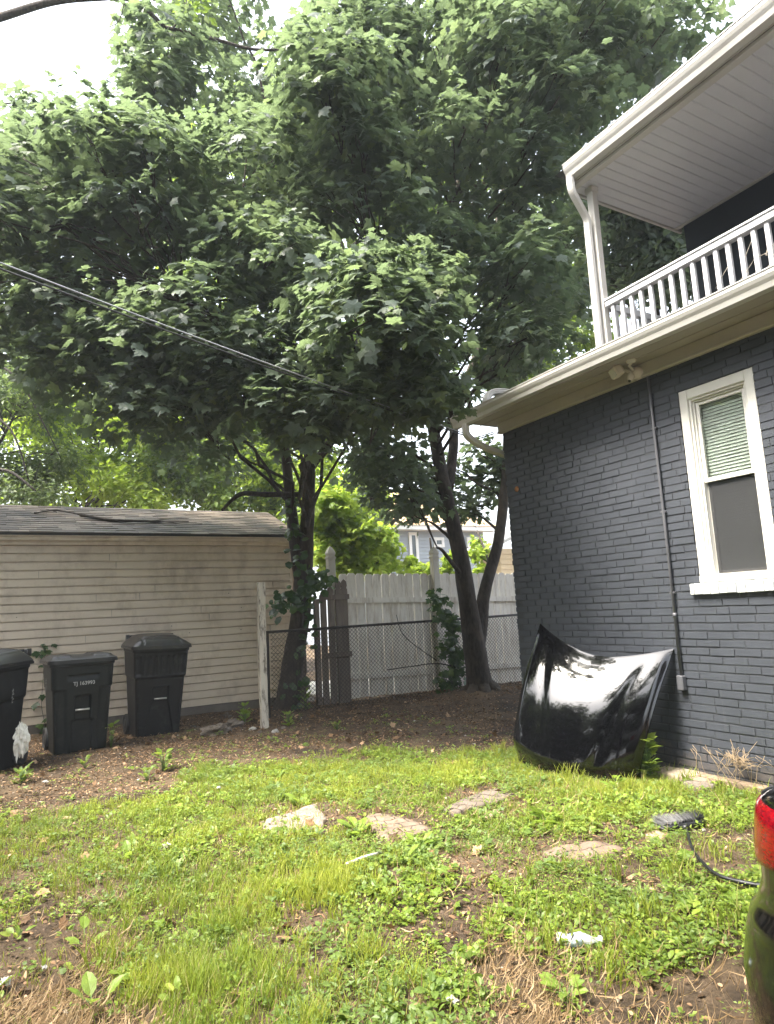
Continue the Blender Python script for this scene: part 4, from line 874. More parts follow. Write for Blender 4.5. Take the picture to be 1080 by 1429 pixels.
# bottle, sticks and scraps
bt = at(806, 1320, 'z', .03)
def clear_mat():
    m, nt, b = mat('clear_plastic'); b.inputs['Base Color'].default_value = (.9, .93, .95, 1); b.inputs['Roughness'].default_value = .12; tr = N(nt, 'ShaderNodeBsdfTransparent'); mx = N(nt, 'ShaderNodeMixShader'); mx.inputs[0].default_value = .38
    nt.links.new(tr.outputs[0], mx.inputs[1]); nt.links.new(b.outputs[0], mx.inputs[2]); nt.links.new(mx.outputs[0], nt.nodes['Material Output'].inputs[0]); k = noise(nt, 40, 3); bump(nt, b, k.outputs['Fac'], .6, .01); return m
bo = thing('plastic_bottle', 'crushed clear plastic water bottle lying in the weeds', 'bottle', (bt[0], bt[1], hz_(bt[0], bt[1])+.045), rz=R_(-38))
mb = MB(); Mx = Matrix.Rotation(R_(90), 4, 'Y'); mb.lathe([(0, -.085), (.026, -.085), (.031, -.078), (.030, -.05), (.027, -.045), (.031, -.035), (.028, -.028), (.031, -.02), (.030, .02), (.03, .035), (.02, .062), (.0125, .072), (.0125, .09)], 20, Mx)
mb.v = [(x_, y_+.006*math.sin(x_*60), z_*(.72+.12*math.sin(x_*90+y_*40))) for x_, y_, z_ in mb.v]; mb.build('bottle_body', clear_mat(), bo)
mb = MB(); mb.lathe([(.0322, -.03), (.0322, .018)], 20, Mx); mb.v = [(x_, y_+.006*math.sin(x_*60), z_*(.74+.12*math.sin(x_*90+y_*40))) for x_, y_, z_ in mb.v]; mb.build('label_band', film_mat('blue_white_label', (.45, .6, .75), .4, .5), bo)
mb = MB(); mb.lathe([(0, .105), (.014, .105), (.0145, .102), (.0145, .088)], 16, Mx); mb.build('cap', simple('white_cap', (.7, .72, .75), (.75, .77, .8), .4, 5, 0), bo)
mb = MB(); p0, p1 = at(482, 1206, 'z', .05), at(532, 1189, 'z', .06); mb.tube([p0, (p0+p1)/2+[0, 0, .004], p1], [.008, .011, .008], 5, wob=.3); o = mb.build('white_stick', simple('white_stick_paint', (.5, .48, .42), (.62, .6, .55), .7, 30, .3)); tag(o, 'thin whitish stick lying in the weeds below the slabs', 'stick')
def scrap(label, u_, v_, w_, m, seed):
    p_ = at(u_, v_, 'z', .03); rr_ = np.random.default_rng(seed); P = np.zeros((7, 7, 3))
    for i_ in range(7):
        for j_ in range(7): P[i_, j_] = ((i_/6-.5)*w_*(1+.2*rr_.random()), (j_/6-.5)*w_*.6*(1+.2*rr_.random()), rr_.random()*w_*.3)
    mb_ = MB(); mb_.grid(P, smooth=False); P2 = P.copy(); P2[..., 2] -= .002; mb_.grid(P2, smooth=False, flip=True); o_ = mb_.build('paper_scrap', m, None, (p_[0], p_[1], hz_(p_[0], p_[1])+.03)); o_.rotation_euler = (0, 0, rr_.random()*6); tag(o_, label, 'litter')
M_scrap = simple('dirty_white_paper', (.24, .23, .21), (.42, .41, .38), .7, 30, .2)
scrap('white paper scrap at the bottom left edge on dark soil', 8, 1365, .06, M_scrap, 1); scrap('small white torn scrap on dark soil among straw, lower left', 62, 1345, .03, M_scrap, 2)
scrap('white chip in the weeds near the bottom, below the bottle left side', 632, 1400, .045, M_scrap, 3); scrap('small white flake on the dirt before the middle trash bin', 63, 1092, .06, M_scrap, 4)
scrap('pale flat scrap in thin grass at left, middle of the lawn', 232, 1182, .07, simple('grey_paper', (.4, .38, .33), (.5, .47, .4), .8, 20, .2), 5); scrap('tiny white scrap lying where dirt meets grass, behind the left slab', 305, 1098, .05, M_scrap, 6)
p0_ = [at(u_, v_, 'z', .02) for u_, v_ in ((590, 1423), (700, 1408), (855, 1296))]

# ------------------------------------------------------------------ overhead service wires
M_wire = simple('black_cable', (.02, .02, .022), (.04, .04, .042), .5, 30, 0)
M_wireg = simple('grey_cable', (.25, .26, .28), (.32, .33, .35), .4, 30, 0)
def catenary(a, b, sag, n=40): return [np.array(a)*(1-t_)+np.array(b)*t_-np.array([0, 0, 4*sag*t_*(1-t_)]) for t_ in np.linspace(0, 1, n)]
A_ = np.array([4.60, 6.10, 3.50]); d_ = at(0, 345, 'y', 5.2)
for k_, (off, mm, r_) in enumerate((((0, 0, 0), M_wireg, .0065), ((0, .02, -.035), M_wire, .0075))):
    a2 = A_+np.array(off)*.6; b2_ = A_+(d_-A_)*2.2+np.array(off)*1.5
    mb = MB(); mb.tube(catenary(b2_, a2, .12), r_, 6); mb.tube(smoothpath([a2, a2+[.12, -.03, -.05], a2+[.36, -.12, .02]]), r_, 6)
    o = mb.build('service_cable', mm); tag(o, ('upper pale grey' if k_ == 0 else 'lower black')+' cable of the pair crossing the maple to the eave', 'cable', 'service cables to the house eave')
# ------------------------------------------------------------------ trees
def bark_mat(name, a, b2_, sc=26):
    m, nt, b = mat(name); n = noise(nt, sc, 7, .7, stretch=(1, 1, .25)); r = ramp(nt, n.outputs['Fac'], [(.3, a), (.7, b2_)]); l = noise(nt, 3, 4, .6); lr = ramp(nt, l.outputs['Fac'], [(.52, 0), (.7, .5)])
    nt.links.new(mixc(nt, lr.outputs['Color'], r.outputs['Color'], tuple(c*1.5 for c in b2_)), b.inputs['Base Color']); b.inputs['Roughness'].default_value = .9; bump(nt, b, n.outputs['Fac'], .9, .02); return m
M_bark = bark_mat('grey_brown_bark', (.014, .011, .008), (.075, .058, .042))
M_barkd = bark_mat('dark_bark', (.02, .017, .014), (.06, .05, .04))
M_maple = leafmat('maple_leaves', [(0, (.056, .078, .066)), (.4, (.076, .102, .078)), (.75, (.094, .124, .084)), (.93, (.12, .155, .08)), (1, (.18, .22, .08))], .45, .5, (.24, .33, .13), .4)
M_maple2 = leafmat('maple_leaves_two', [(0, (.052, .074, .066)), (.5, (.072, .098, .078)), (.85, (.09, .12, .084)), (1, (.15, .19, .08))], .45, .5, (.24, .33, .13), .4)
M_bright = leafmat('bright_young_leaves', [(0, (.09, .15, .025)), (.5, (.16, .23, .035)), (1, (.28, .33, .06))], .5, .5, (.5, .68, .08), .3)
M_mid = leafmat('mid_green_leaves', [(0, (.05, .09, .025)), (.5, (.085, .14, .035)), (1, (.15, .2, .05))], .45, .5, (.35, .5, .07), .3)
M_grey = M_grey; M_greyleaf = leafmat('grey_green_leaves', [(0, (.05, .08, .04)), (.5, (.08, .12, .055)), (1, (.13, .17, .07))], .4, .5, (.3, .42, .1), .3)
def in_poly(pt, poly):
    x, y = pt; c = False; n = len(poly)
    for i_ in range(n):
        x1_, y1_ = poly[i_]; x2_, y2_ = poly[(i_+1) % n]
        if (y1_ > y) != (y2_ > y) and x < (x2_-x1_)*(y-y1_)/(y2_-y1_)+x1_: c = not c
    return c
def proj(p):
    q = np.asarray(p)-np.array([0, 0, CH]); z_ = q@CFW; return 540+CF*(q@CR)/z_, 714.5-CF*(q@CU)/z_, z_
def lobe_leaves(c, r, n, lsz, flat=.62, up=.9, T=MAPLE, out_w=.85, skirt=.35):
    """a drooping umbrella of leaves: dense on its dome, thin inside"""
    D = norm(rng.normal(size=(n, 3))); D[:, 2] = np.where(rng.random(n) < .82, np.abs(D[:, 2]), D[:, 2])
    az = np.arctan2(D[:, 1], D[:, 0]); lob = 1+.22*np.sin(az*3+c[0]*5)+.15*np.sin(az*5+c[1]*7)
    rad = (rng.random(n)**.35*.45+.58)*lob
    P = c+D*np.array([r, r, r*flat])*rad[:, None]
    P[:, 2] -= skirt*r*(D[:, 0]**2+D[:, 1]**2)**1.2*rad
    P += rng.normal(size=(n, 3))*.065
    nr = np.array([0, 0, up])+D*out_w*.8+rng.normal(size=(n, 3))*.42
    tip = np.column_stack([D[:, 0], D[:, 1], np.full(n, -.55)])+rng.normal(size=(n, 3))*.45
    s = lsz*(.5+.8*rng.random(n)**1.3)
    return scatter(T, P, nr, tip, s)
def sprays(c, r, k, lsz, T=MAPLE):
    """leafy shoots standing out of a lobe, leaves in loose pairs along each"""
    out = []
    for _ in range(k):
        d_ = norm(np.array([[rng.normal(), rng.normal(), rng.uniform(-.15, 1.1)]]))[0]; L = rng.uniform(.22, .55); n = int(9+16*L); t_ = np.sort(rng.random(n)); p0 = c+d_*np.array([r, r, r*.6])*.75
        P = p0+d_*L*t_[:, None]+np.array([0, 0, -.18])*(t_**2)[:, None]*L+rng.normal(size=(n, 3))*.05*(1.15-t_)[:, None]
        out.append(scatter(T, P, np.array([0, 0, .9])+d_*.35+rng.normal(size=(n, 3))*.4, rng.normal(size=(n, 3))*.8+d_*.6+np.array([0, 0, -.45]), lsz*(1.0-.45*t_)*(.6+.6*rng.random(n))))
    return out
def place_lobes(poly, dmin, dmax, count, rmin, rmax, sep, ok, bias=1.0, seed=1, vb=None):
    rg = np.random.default_rng(seed); px = np.array(poly); lo_, hi_ = px.min(0), px.max(0); out = []; tries = 0
    while len(out) < count and tries < count*150:
        tries += 1; u_, v_ = rg.uniform(lo_, hi_)
        if not in_poly((u_, v_), poly): continue
        dep = dmin+(dmax-dmin)*rg.random()**bias; r = rg.uniform(rmin, rmax); pr = r*CF/dep
        # the whole lobe has to stay inside the outline
        if not all(in_poly((u_+pr*a_, v_+pr*b_), poly) for a_, b_ in ((-.85, .2), (.85, .2), (0, -.6), (0, .65))): continue
        c = ad(u_, v_, dep)
        if not ok(c, r): continue
        if any(np.linalg.norm((c-o_[0])*np.array([1, 1, 1.25])) < sep*(r+o_[1]) for o_ in out): continue
        out.append((c, r))
    return out
def limb(mb_, p0, p1, r0, r1, seed=0, droop=.0, k=7):
    rg = np.random.default_rng(seed); p0, p1 = np.array(p0, float), np.array(p1, float); L = np.linalg.norm(p1-p0); pts = []
    for t_ in np.linspace(0, 1, k): pts.append(p0+(p1-p0)*t_+np.array([0, 0, math.sin(t_*math.pi)*L*.10-droop*t_*t_])+(rg.normal(size=3)*L*.025 if 0 < t_ < 1 else 0))
    mb_.tube(pts, list(np.linspace(r0, r1, k)), 6)
def nearest(spine, c):
    best = None
    for (p, r) in spine:
        if p[2] > c[2]+.2: continue
        d_ = np.linalg.norm(p-c)+.6*max(0, .8-(c[2]-p[2]))
        if best is None or d_ < best[0]: best = (d_, p, r)
    return best[1:] if best else spine[0]
def crown_mesh(parts, m, root, name='crown'):
    V, F_ = merge(parts); o_ = link(name, mesh_np(name, V, [(F_, 0)], m), root)
    if root is not None: o_.matrix_parent_inverse = Matrix.Translation(-root.location)
    return o_
def trunk_build(mb_, m, root, name='trunk'):
    o_ = mb_.build(name, m, root); o_.matrix_parent_inverse = Matrix.Translation(-root.location); return o_
def flare(pts, radii, z0, k=1.7):
    return radii
NO_HOUSE = lambda c, r: (c[2] > 6.6+r or c[0]+r < 4.35 or c[1]-r > (6.4 if c[2] < 4.2 else 4.9)) and not (c[1]+r > 9.0 and c[2]-r*.9 < 3.4 and c[0] < 4.5)

# left maple
root = thing('maple_tree', 'big leafy maple beside the garage, twin stems meeting low on a leaning trunk', 'tree', (3.85, 9.85, 0))
mb = MB(); sp = []
def stem(pts, radii, n=12, sub=5):
    P = smoothpath(pts, sub); k_ = np.linspace(0, len(radii)-1, len(P)); R = np.interp(k_, range(len(radii)), radii); mb.tube(P, list(R), n, wob=.08); sp.extend(list(zip(P, R)))
t1 = [at(u_, v_, 'y', 9.8) for u_, v_ in ((398, 1000), (402, 975), (408, 930), (419, 860), (424, 800))]
stem([t1[0]-[0, 0, .15]]+t1+[at(428, 740, 'y', 9.75), at(431, 680, 'y', 9.7), at(432, 610, 'y', 9.5), at(428, 500, 'y', 9.3), at(415, 360, 'y', 9.0), at(400, 200, 'y', 8.8)], [.27, .225, .185, .165, .155, .145, .115, .10, .095, .085, .07, .04], 16)
stem([at(424, 830, 'y', 9.8), at(412, 760, 'y', 9.85), at(404, 690, 'y', 9.9), at(392, 600, 'y', 9.9), at(350, 470, 'y', 9.7), at(290, 330, 'y', 9.4), at(240, 200, 'y', 9.1)], [.12, .10, .085, .075, .065, .05, .03])
stem([at(428, 660, 'y', 9.7), at(470, 605, 'y', 9.0), at(520, 540, 'y', 8.2), at(540, 450, 'y', 7.6), at(530, 380, 'y', 7.2)], [.07, .06, .05, .04, .02], 8)
stem([at(432, 600, 'y', 9.5), at(380, 520, 'y', 8.6), at(320, 450, 'y', 7.8), at(250, 420, 'y', 7.2)], [.06, .05, .04, .02], 8)
stem([at(430, 690, 'y', 9.7), at(370, 690, 'y', 9.6), at(335, 690, 'y', 9.4), at(310, 712, 'y', 9.3)], [.045, .04, .035, .02], 8); del sp[-16:]
poly1 = [(-330, 130), (0, 165), (60, 140), (110, 150), (165, 135), (182, 80), (192, 15), (230, -90), (560, -160), (590, 10), (650, 120), (655, 300), (650, 460), (640, 580), (600, 615), (540, 620), (470, 645), (420, 665), (330, 680), (250, 665), (170, 625), (90, 570), (20, 520), (-330, 520)]
man1 = [((520, 455), 6.3, .72), ((470, 400), 6.6, .42), ((575, 470), 6.5, .45), ((515, 375), 6.4, .30), ((590, 425), 6.5, .3), ((455, 150), 7.4, .55), ((458, 105), 7.3, .25), ((500, 200), 7.6, .5), ((405, 360), 7.2, .6), ((340, 340), 7.4, .5), ((395, 560), 7.0, .55), ((430, 600), 7.2, .35), ((340, 545), 7.3, .5), ((250, 570), 7.6, .5), ((210, 480), 7.2, .65), ((120, 500), 7.6, .5), ((90, 430), 7.6, .7), ((300, 500), 7.0, .5), ((600, 540), 6.9, .4), ((560, 560), 7.0, .4), ((235, 235), 7.6, .6), ((180, 300), 7.4, .7), ((90, 230), 8.6, .6), ((60, 300), 7.6, .6), ((610, 390), 7.0, .3), ((480, 560), 6.9, .5), ((120, 195), 8.4, .35), ((50, 205), 8.6, .35), ((230, 60), 8.8, .5), ((215, 120), 8.6, .4), ((530, 60), 8.2, .5)]
lobes1 = [(ad(*uv, dep), r) for uv, dep, r in man1]
lobes1 += place_lobes(poly1, 7.2, 11.0, 95, .5, .95, .55, NO_HOUSE, 1.2, 5)
GAPS = ((395, 0, 34), (588, -10, 18), (150, 80, 30), (1010, 20, 30))
def clear_gap(L): return [(c, r) for c, r in L if not any(math.hypot(proj(c)[0]-gx, proj(c)[1]-gy) < gr+r*.8*CF/proj(c)[2] for gx, gy, gr in GAPS)]
lobes1 = clear_gap(lobes1)
parts = []
for i_, (c, r) in enumerate(lobes1):
    parts.append(lobe_leaves(c, r, int(520*r*r+110), .135)); parts += sprays(c, r, 9 if i_ < len(man1) else 5, .135)
    p_, pr = nearest(sp, c); limb(mb, p_, c+np.array([0, 0, r*.1]), min(pr*.6, .03), .008, i_)
    for q in range(3):
        e_ = c+np.array([random.uniform(-.6, .6), random.uniform(-.6, .6), random.uniform(0, .35)])*r; limb(mb, p_+(c-p_)*.75, e_, .009, .004, i_*7+q, k=5)
trunk_build(mb, M_bark, root); crown_mesh(parts, M_maple, root)
n1 = sum(len(p_[1]) for p_ in parts)

# right maple
root = thing('maple_tree', 'forked maple beside the brick house, two stems spreading above the chain link', 'tree', (6.62, 8.75, 0))
mb = MB(); sp = []
Y2 = 8.75
base = [at(674, 990, 'y', Y2)-[0, 0, .1], at(672, 972, 'y', Y2), at(667, 940, 'y', Y2), at(660, 890, 'y', Y2), at(653, 845, 'y', Y2)]
stem(base+[at(644, 785, 'y', Y2), at(633, 735, 'y', Y2), at(620, 680, 'y', Y2), at(607, 610, 'y', 8.8), at(600, 540, 'y', 8.9), at(620, 400, 'y', 9.0), at(640, 250, 'y', 9.1), at(650, 100, 'y', 9.2)], [.32, .235, .195, .175, .148, .135, .122, .112, .10, .09, .08, .07, .05], 18)
stem([at(667, 905, 'y', Y2+.02), at(672, 868, 'y', Y2+.04), at(675, 832, 'y', Y2+.06), at(684, 797, 'y', Y2+.1), at(694, 762, 'y', Y2+.1), at(701, 715, 'y', Y2+.15), at(706, 660, 'y', Y2+.15), at(712, 560, 'y', 9.1), at(735, 440, 'y', 9.3), at(755, 330, 'y', 9.5), at(790, 200, 'y', 9.7)], [.115, .108, .102, .097, .092, .087, .08, .07, .06, .05, .04], 14)
stem([at(626, 680, 'y', Y2), at(632, 630, 'y', 8.9), at(640, 560, 'y', 9.1), at(680, 450, 'y', 9.4), at(690, 330, 'y', 9.6), at(720, 180, 'y', 9.8)], [.09, .085, .075, .07, .055, .03], 10)
stem([at(715, 540, 'y', 9.1), at(720, 480, 'y', 9.2), at(722, 400, 'y', 9.3), at(722, 300, 'y', 9.4)], [.06, .06, .05, .03], 8)
stem([at(722, 460, 'y', 9.25), at(745, 395, 'y', 9.2), at(790, 330, 'y', 9.0), at(830, 280, 'y', 8.8)], [.045, .04, .03, .015], 8)
stem([at(642, 800, 'y', Y2-.05), at(628, 782, 'y', Y2-.2), at(617, 768, 'y', Y2-.3), at(610, 764, 'y', Y2-.35)], [.04, .032, .025, .02], 8)
for q, (a_, L_) in enumerate(((200, .7), (250, .55), (290, .8), (330, .6), (160, .5), (20, .4))):
    c_ = base[1]; dd = np.array([math.cos(R_(a_)), math.sin(R_(a_)), 0]); pts_ = [c_+[0, 0, .22]+dd*.08, c_+[0, 0, .08]+dd*.26, c_+dd*.42+[0, 0, .0], c_+dd*L_+[0, 0, -.05], c_+dd*(L_+.3)+[0, 0, -.13]]; mb.tube(smoothpath(pts_, 4), list(np.linspace(.11, .03, 17)), 8, wob=.2)
poly2 = [(560, 40), (640, -120), (1000, -140), (1035, 10), (960, 75), (870, 190), (830, 260), (825, 440), (790, 520), (740, 570), (715, 610), (715, 700), (690, 745), (650, 725), (600, 740), (560, 735), (500, 690), (480, 640), (560, 590), (650, 560), (650, 300), (640, 120)]
man2 = [((760, 225), 6.6, .62), ((700, 230), 6.9, .5), ((805, 185), 6.0, .30), ((730, 290), 7.4, .5), ((700, 100), 8.4, .7), ((800, 80), 8.6, .7), ((900, 50), 9.0, .6), ((620, 60), 8.5, .5), ((650, 180), 7.8, .5), ((690, 350), 8.4, .45), ((620, 330), 8.0, .45), ((950, 20), 9.5, .45), ((560, 650), 11.6, .45), ((620, 655), 12.0, .42), ((590, 700), 12.0, .38), ((530, 620), 10.6, .45), ((680, 680), 12.2, .38), ((672, 635), 12.2, .38), ((650, 715), 12.0, .3), ((510, 660), 10.6, .35), ((700, 655), 12.0, .35), ((560, 715), 11.8, .3), ((652, 110), 9.6, .6), ((650, 215), 9.8, .55), ((655, 310), 9.8, .5), ((648, 400), 10.2, .45), ((662, 480), 10.4, .4), ((560, 130), 9.4, .6), ((600, 230), 9.6, .5), ((640, 540), 11.6, .35), ((760, 400), 12.0, .4), ((800, 330), 11.5, .45), ((700, 520), 12, .35)]
lobes2 = [(ad(*uv, dep), r) for uv, dep, r in man2 if NO_HOUSE(ad(*uv, dep), r) or dep > 9]
lobes2 += place_lobes(poly2, 7.8, 12.5, 85, .45, .85, .62, NO_HOUSE, 1.0, 11)
lobes2 = [(c, r) for c, r in clear_gap(lobes2) if not (proj(c)[1] > 575 and proj(c)[0] > 570 and proj(c)[2] < 11.5)]
parts = []
for i_, (c, r) in enumerate(lobes2):
    parts.append(lobe_leaves(c, r, int(480*r*r+90), .135)); parts += sprays(c, r, 6, .135)
    p_, pr = nearest(sp, c); limb(mb, p_, c, min(pr*.6, .03), .008, 100+i_)
    for q in range(3):
        e_ = c+np.array([random.uniform(-.6, .6), random.uniform(-.6, .6), random.uniform(0, .35)])*r; limb(mb, p_+(c-p_)*.75, e_, .009, .004, 900+i_*7+q, k=5)
trunk_build(mb, M_bark, root); crown_mesh(parts, M_maple2, root)
print('maple leaf tris', n1+sum(len(p_[1]) for p_ in parts), len(lobes1), len(lobes2))

# generic small-leaved tree behind the garage and fence
def loose_tree(label, base_, height, lobes, leafm, lsz, per, T=SMALL, barkm=None, rtrunk=.1, seed=0, name='leafy_tree', limbs=None, extra=None, group=None, coarse=False):
    root_ = thing(name, label, 'tree', (base_[0], base_[1], 0), group=group); mb_ = MB(); b0_ = np.array([base_[0], base_[1], -.1]); rg = np.random.default_rng(seed)
    cc = np.mean([c for c, r in lobes], 0); top = np.array([cc[0], cc[1], height]); pts_ = smoothpath([b0_, b0_+(top-b0_)*.35+rg.normal(size=3)*.15, b0_+(top-b0_)*.7+rg.normal(size=3)*.2, top]); R_list = np.linspace(rtrunk, .02, len(pts_)); mb_.tube(pts_, list(R_list), 8); spn = list(zip(pts_, R_list)); parts_ = []
    for k_, (c, r) in enumerate(lobes):
        n = int(per*r*r*4)+30; D = norm(rg.normal(size=(n, 3))); rad = rg.random(n)**.5*(1+.3*np.sin(np.arctan2(D[:, 1], D[:, 0])*3+k_)); P = c+D*np.array([r, r, r*.75])*rad[:, None]
        # leaves gathered along twigs
        P = P+norm(rg.normal(size=(n, 3)))*.05
        nr = np.array([0, 0, .8])+D*.5+rg.normal(size=(n, 3))*.5; tip = D+rg.normal(size=(n, 3))*.6+np.array([0, 0, -.3]); parts_.append(scatter(T, P, nr, tip, lsz*(.6+.8*rg.random(n))))
        p_, pr = nearest(spn, c)
        if limbs and np.linalg.norm(c-p_) > 3.2: continue
        limb(mb_, p_, c, min(pr*.5, .035)+.006, .006, seed*50+k_)
        for q in range(2): limb(mb_, p_+(c-p_)*.8, c+rg.normal(size=3)*r*.4, .01, .004, seed*90+k_*3+q, k=4)
    if limbs:
        for pts2, r0_, r1_ in limbs: pp = smoothpath(pts2); mb_.tube(pp, list(np.linspace(r0_, r1_, len(pp))), 7)
    trunk_build(mb_, barkm or M_barkd, root_); crown_mesh(parts_, leafm, root_); return root_
def box_lobes(u0, u1, v0, v1, d0, d1, n, r0, r1, seed):
    rg = np.random.default_rng(seed); return [(ad(rg.uniform(u0, u1), rg.uniform(v0, v1), rg.uniform(d0, d1)), rg.uniform(r0, r1)) for _ in range(n)]
G_ = 'background trees beyond the garage and fence'
lb = box_lobes(-60, 95, 460, 700, 13.5, 15.5, 36, .4, .8, 1)
loose_tree('grey-green loose tree with bare dark twigs at the far left behind the garage', tuple(ad(-90, 800, 14.5)[:2]), 6.2, lb, M_greyleaf, .12, 210, seed=1, group=G_,
    limbs=[([ad(-60, 690, 13.3), ad(0, 655, 13.2), ad(50, 685, 13.2)], .05, .02), ([ad(-40, 560, 13.2), ad(15, 600, 13.1), ad(40, 670, 13.1)], .03, .012), ([ad(-30, 490, 13.2), ad(25, 530, 13.1), ad(60, 590, 13.2), ad(85, 640, 13.3)], .03, .008)])
loose_tree('bright yellow-green tree behind the garage, left of middle', tuple(ad(130, 800, 18)[:2]), 6.5, box_lobes(40, 230, 550, 710, 16, 20, 60, .5, .9, 2)+box_lobes(90, 200, 500, 580, 17, 20, 8, .4, .7, 12), M_bright, .17, 110, seed=2, group=G_)
loose_tree('mid green tree behind the garage roof, below the big maple', tuple(ad(280, 800, 19)[:2]), 6.5, box_lobes(200, 400, 580, 710, 17, 21, 60, .5, .9, 3), M_mid, .17, 130, seed=3, group=G_)
loose_tree('sunlit bushy tree seen between the two maples above the white fence', tuple(ad(490, 830, 13.6)[:2]), 3.6, [(c, r) for c, r in box_lobes(445, 500, 680, 800, 12.8, 14.5, 34, .3, .5, 4)+box_lobes(500, 545, 745, 800, 13, 14.5, 12, .2, .32, 14)], M_bright, .13, 330, seed=4, group=G_, T=MAPLE)
loose_tree('yellow-green thin tree just right of the garage roof end', tuple(ad(420, 820, 17)[:2]), 6.5, box_lobes(360, 470, 600, 760, 15.5, 18, 30, .4, .7, 5), M_bright, .16, 90, seed=5, group=G_)
loose_tree('tall pale yellow tree far behind the sunlit bush', tuple(ad(520, 800, 26)[:2]), 7.5, box_lobes(470, 530, 650, 730, 24, 27, 20, .6, .9, 6), M_bright, .25, 60, seed=6, group=G_)
loose_tree('faint grey-green tree far at the left horizon beyond the crown gap', tuple(ad(20, 800, 28)[:2]), 12, box_lobes(-80, 60, 190, 260, 26, 30, 14, .9, 1.5, 7)+box_lobes(-60, 80, 470, 640, 26, 30, 16, 1, 1.6, 17), M_greyleaf, .22, 60, seed=7, group=G_)
loose_tree('small bright sapling before the blue house, right of the fork', tuple(ad(668, 830, 14.5)[:2]), 3.1, box_lobes(664, 676, 745, 800, 14, 15, 5, .12, .2, 8), M_bright, .14, 160, seed=8, group=G_, rtrunk=.03, T=MAPLE)
loose_tree('low bright sapling by the fence post before the blue house', tuple(ad(620, 830, 13.5)[:2]), 2.9, box_lobes(570, 640, 775, 802, 13, 14, 10, .14, .2, 9), M_bright, .14, 160, seed=9, group=G_, rtrunk=.03, T=MAPLE)
loose_tree('dark leafy tree behind the porch, beyond the right maple', tuple(ad(800, 850, 17)[:2]), 10, [(c, r) for c, r in box_lobes(690, 850, 360, 560, 15, 19, 26, .5, .9, 10)], M_mid, .2, 90, seed=10, group=G_)
loose_tree('dark tree behind the porch corner, over the lower roof', tuple(ad(900, 850, 15)[:2]), 9, [(c, r) for c, r in box_lobes(800, 1000, 250, 400, 12.5, 15, 40, .5, .9, 40)], M_maple2, .2, 110, seed=41, group=G_)
loose_tree('tall tree filling the gaps high behind the maples', tuple(ad(560, 900, 19)[:2]), 13, [(c, r) for c, r in box_lobes(250, 700, 120, 560, 16, 20, 60, .8, 1.3, 20)], M_mid, .26, 45, seed=20, group=G_, rtrunk=.2)
# dark hedge trees closing the far side
# branch of the overhanging tree at the top left, trunk outside the frame
ov = [ad(-160, 60, 8.6), ad(-60, 40, 8.5), ad(0, 24, 8.4), ad(70, 3, 8.4), ad(130, -3, 8.4), ad(185, 0, 8.5), ad(230, 38, 8.7), ad(300, 55, 8.9), ad(370, 70, 9.2), ad(480, 58, 9.8), ad(600, 40, 10.3), ad(720, 35, 10.8), ad(850, 20, 11.3)]
lb = [(ad(-700+q*30, -250+60*math.sin(q), 8+math.sin(q*2)), .7) for q in range(5)]+[(ad(270, 0, 9.0), .22), (ad(262, 14, 9), .12), (ad(600, 10, 10.3), .2), (ad(700, 10, 10.6), .25)]
p_ = ad(-420, 800, 8.6)
loose_tree('overhanging tree outside the frame sending a long brown branch across the top left sky', (p_[0], p_[1]), 8.5, lb, M_mid, .13, 60, seed=30, rtrunk=.2, barkm=M_bark, limbs=[([np.array([p_[0], p_[1], 5.5]), ad(-300, 150, 8.6)]+ov[:7], .075, .026), (ov[6:], .024, .012), ([ad(175, -5, 8.5), ad(165, 30, 8.5), ad(140, 42, 8.5)], .008, .003), ([ad(240, 42, 8.7), ad(258, 10, 8.8), ad(262, -30, 8.9)], .012, .005)])
# trees across the yard behind the photographer, mirrored in the bonnet
for k_, (bx, by, h_) in enumerate(((-8.6, 2.6, 9.0), (-8.2, -2.6, 11), (-5, -7, 11), (-7.0, 6.6, 8.0), (-9.5, 11.0, 9.0))):
    rg = np.random.default_rng(60+k_); lb = [(np.array([bx, by, 0])+np.array([rg.normal()*1.7, rg.normal()*2.3, rg.uniform(1.0, h_)]), rg.uniform(1.1, 1.7)) for _ in range(50)]
    loose_tree(('tree across the yard, seen only mirrored in the bonnet left side', 'tree across the yard, seen only mirrored in the bonnet middle', 'tree behind the photographer, seen only mirrored in the black paint', 'tree left of the garage, seen only mirrored low in the bonnet', 'tree behind the garage, seen only mirrored at the bonnet edge')[k_], (bx, by), h_, lb, M_maple2, .3, 60, seed=60+k_, rtrunk=.25, group='trees across the yard')

rg = np.random.default_rng(77); lb = [(np.array([rg.uniform(-2.2, 1.7), rg.uniform(-1.0, 2.9), rg.uniform(7.6, 9.6)]), rg.uniform(.6, .95)) for _ in range(12)]
loose_tree('tall tree arching over the photographer, seen only mirrored in the bonnet right side', (-4.2, -3.6), 9.0, lb, M_maple2, .22, 60, seed=78, rtrunk=.25, group='trees across the yard')
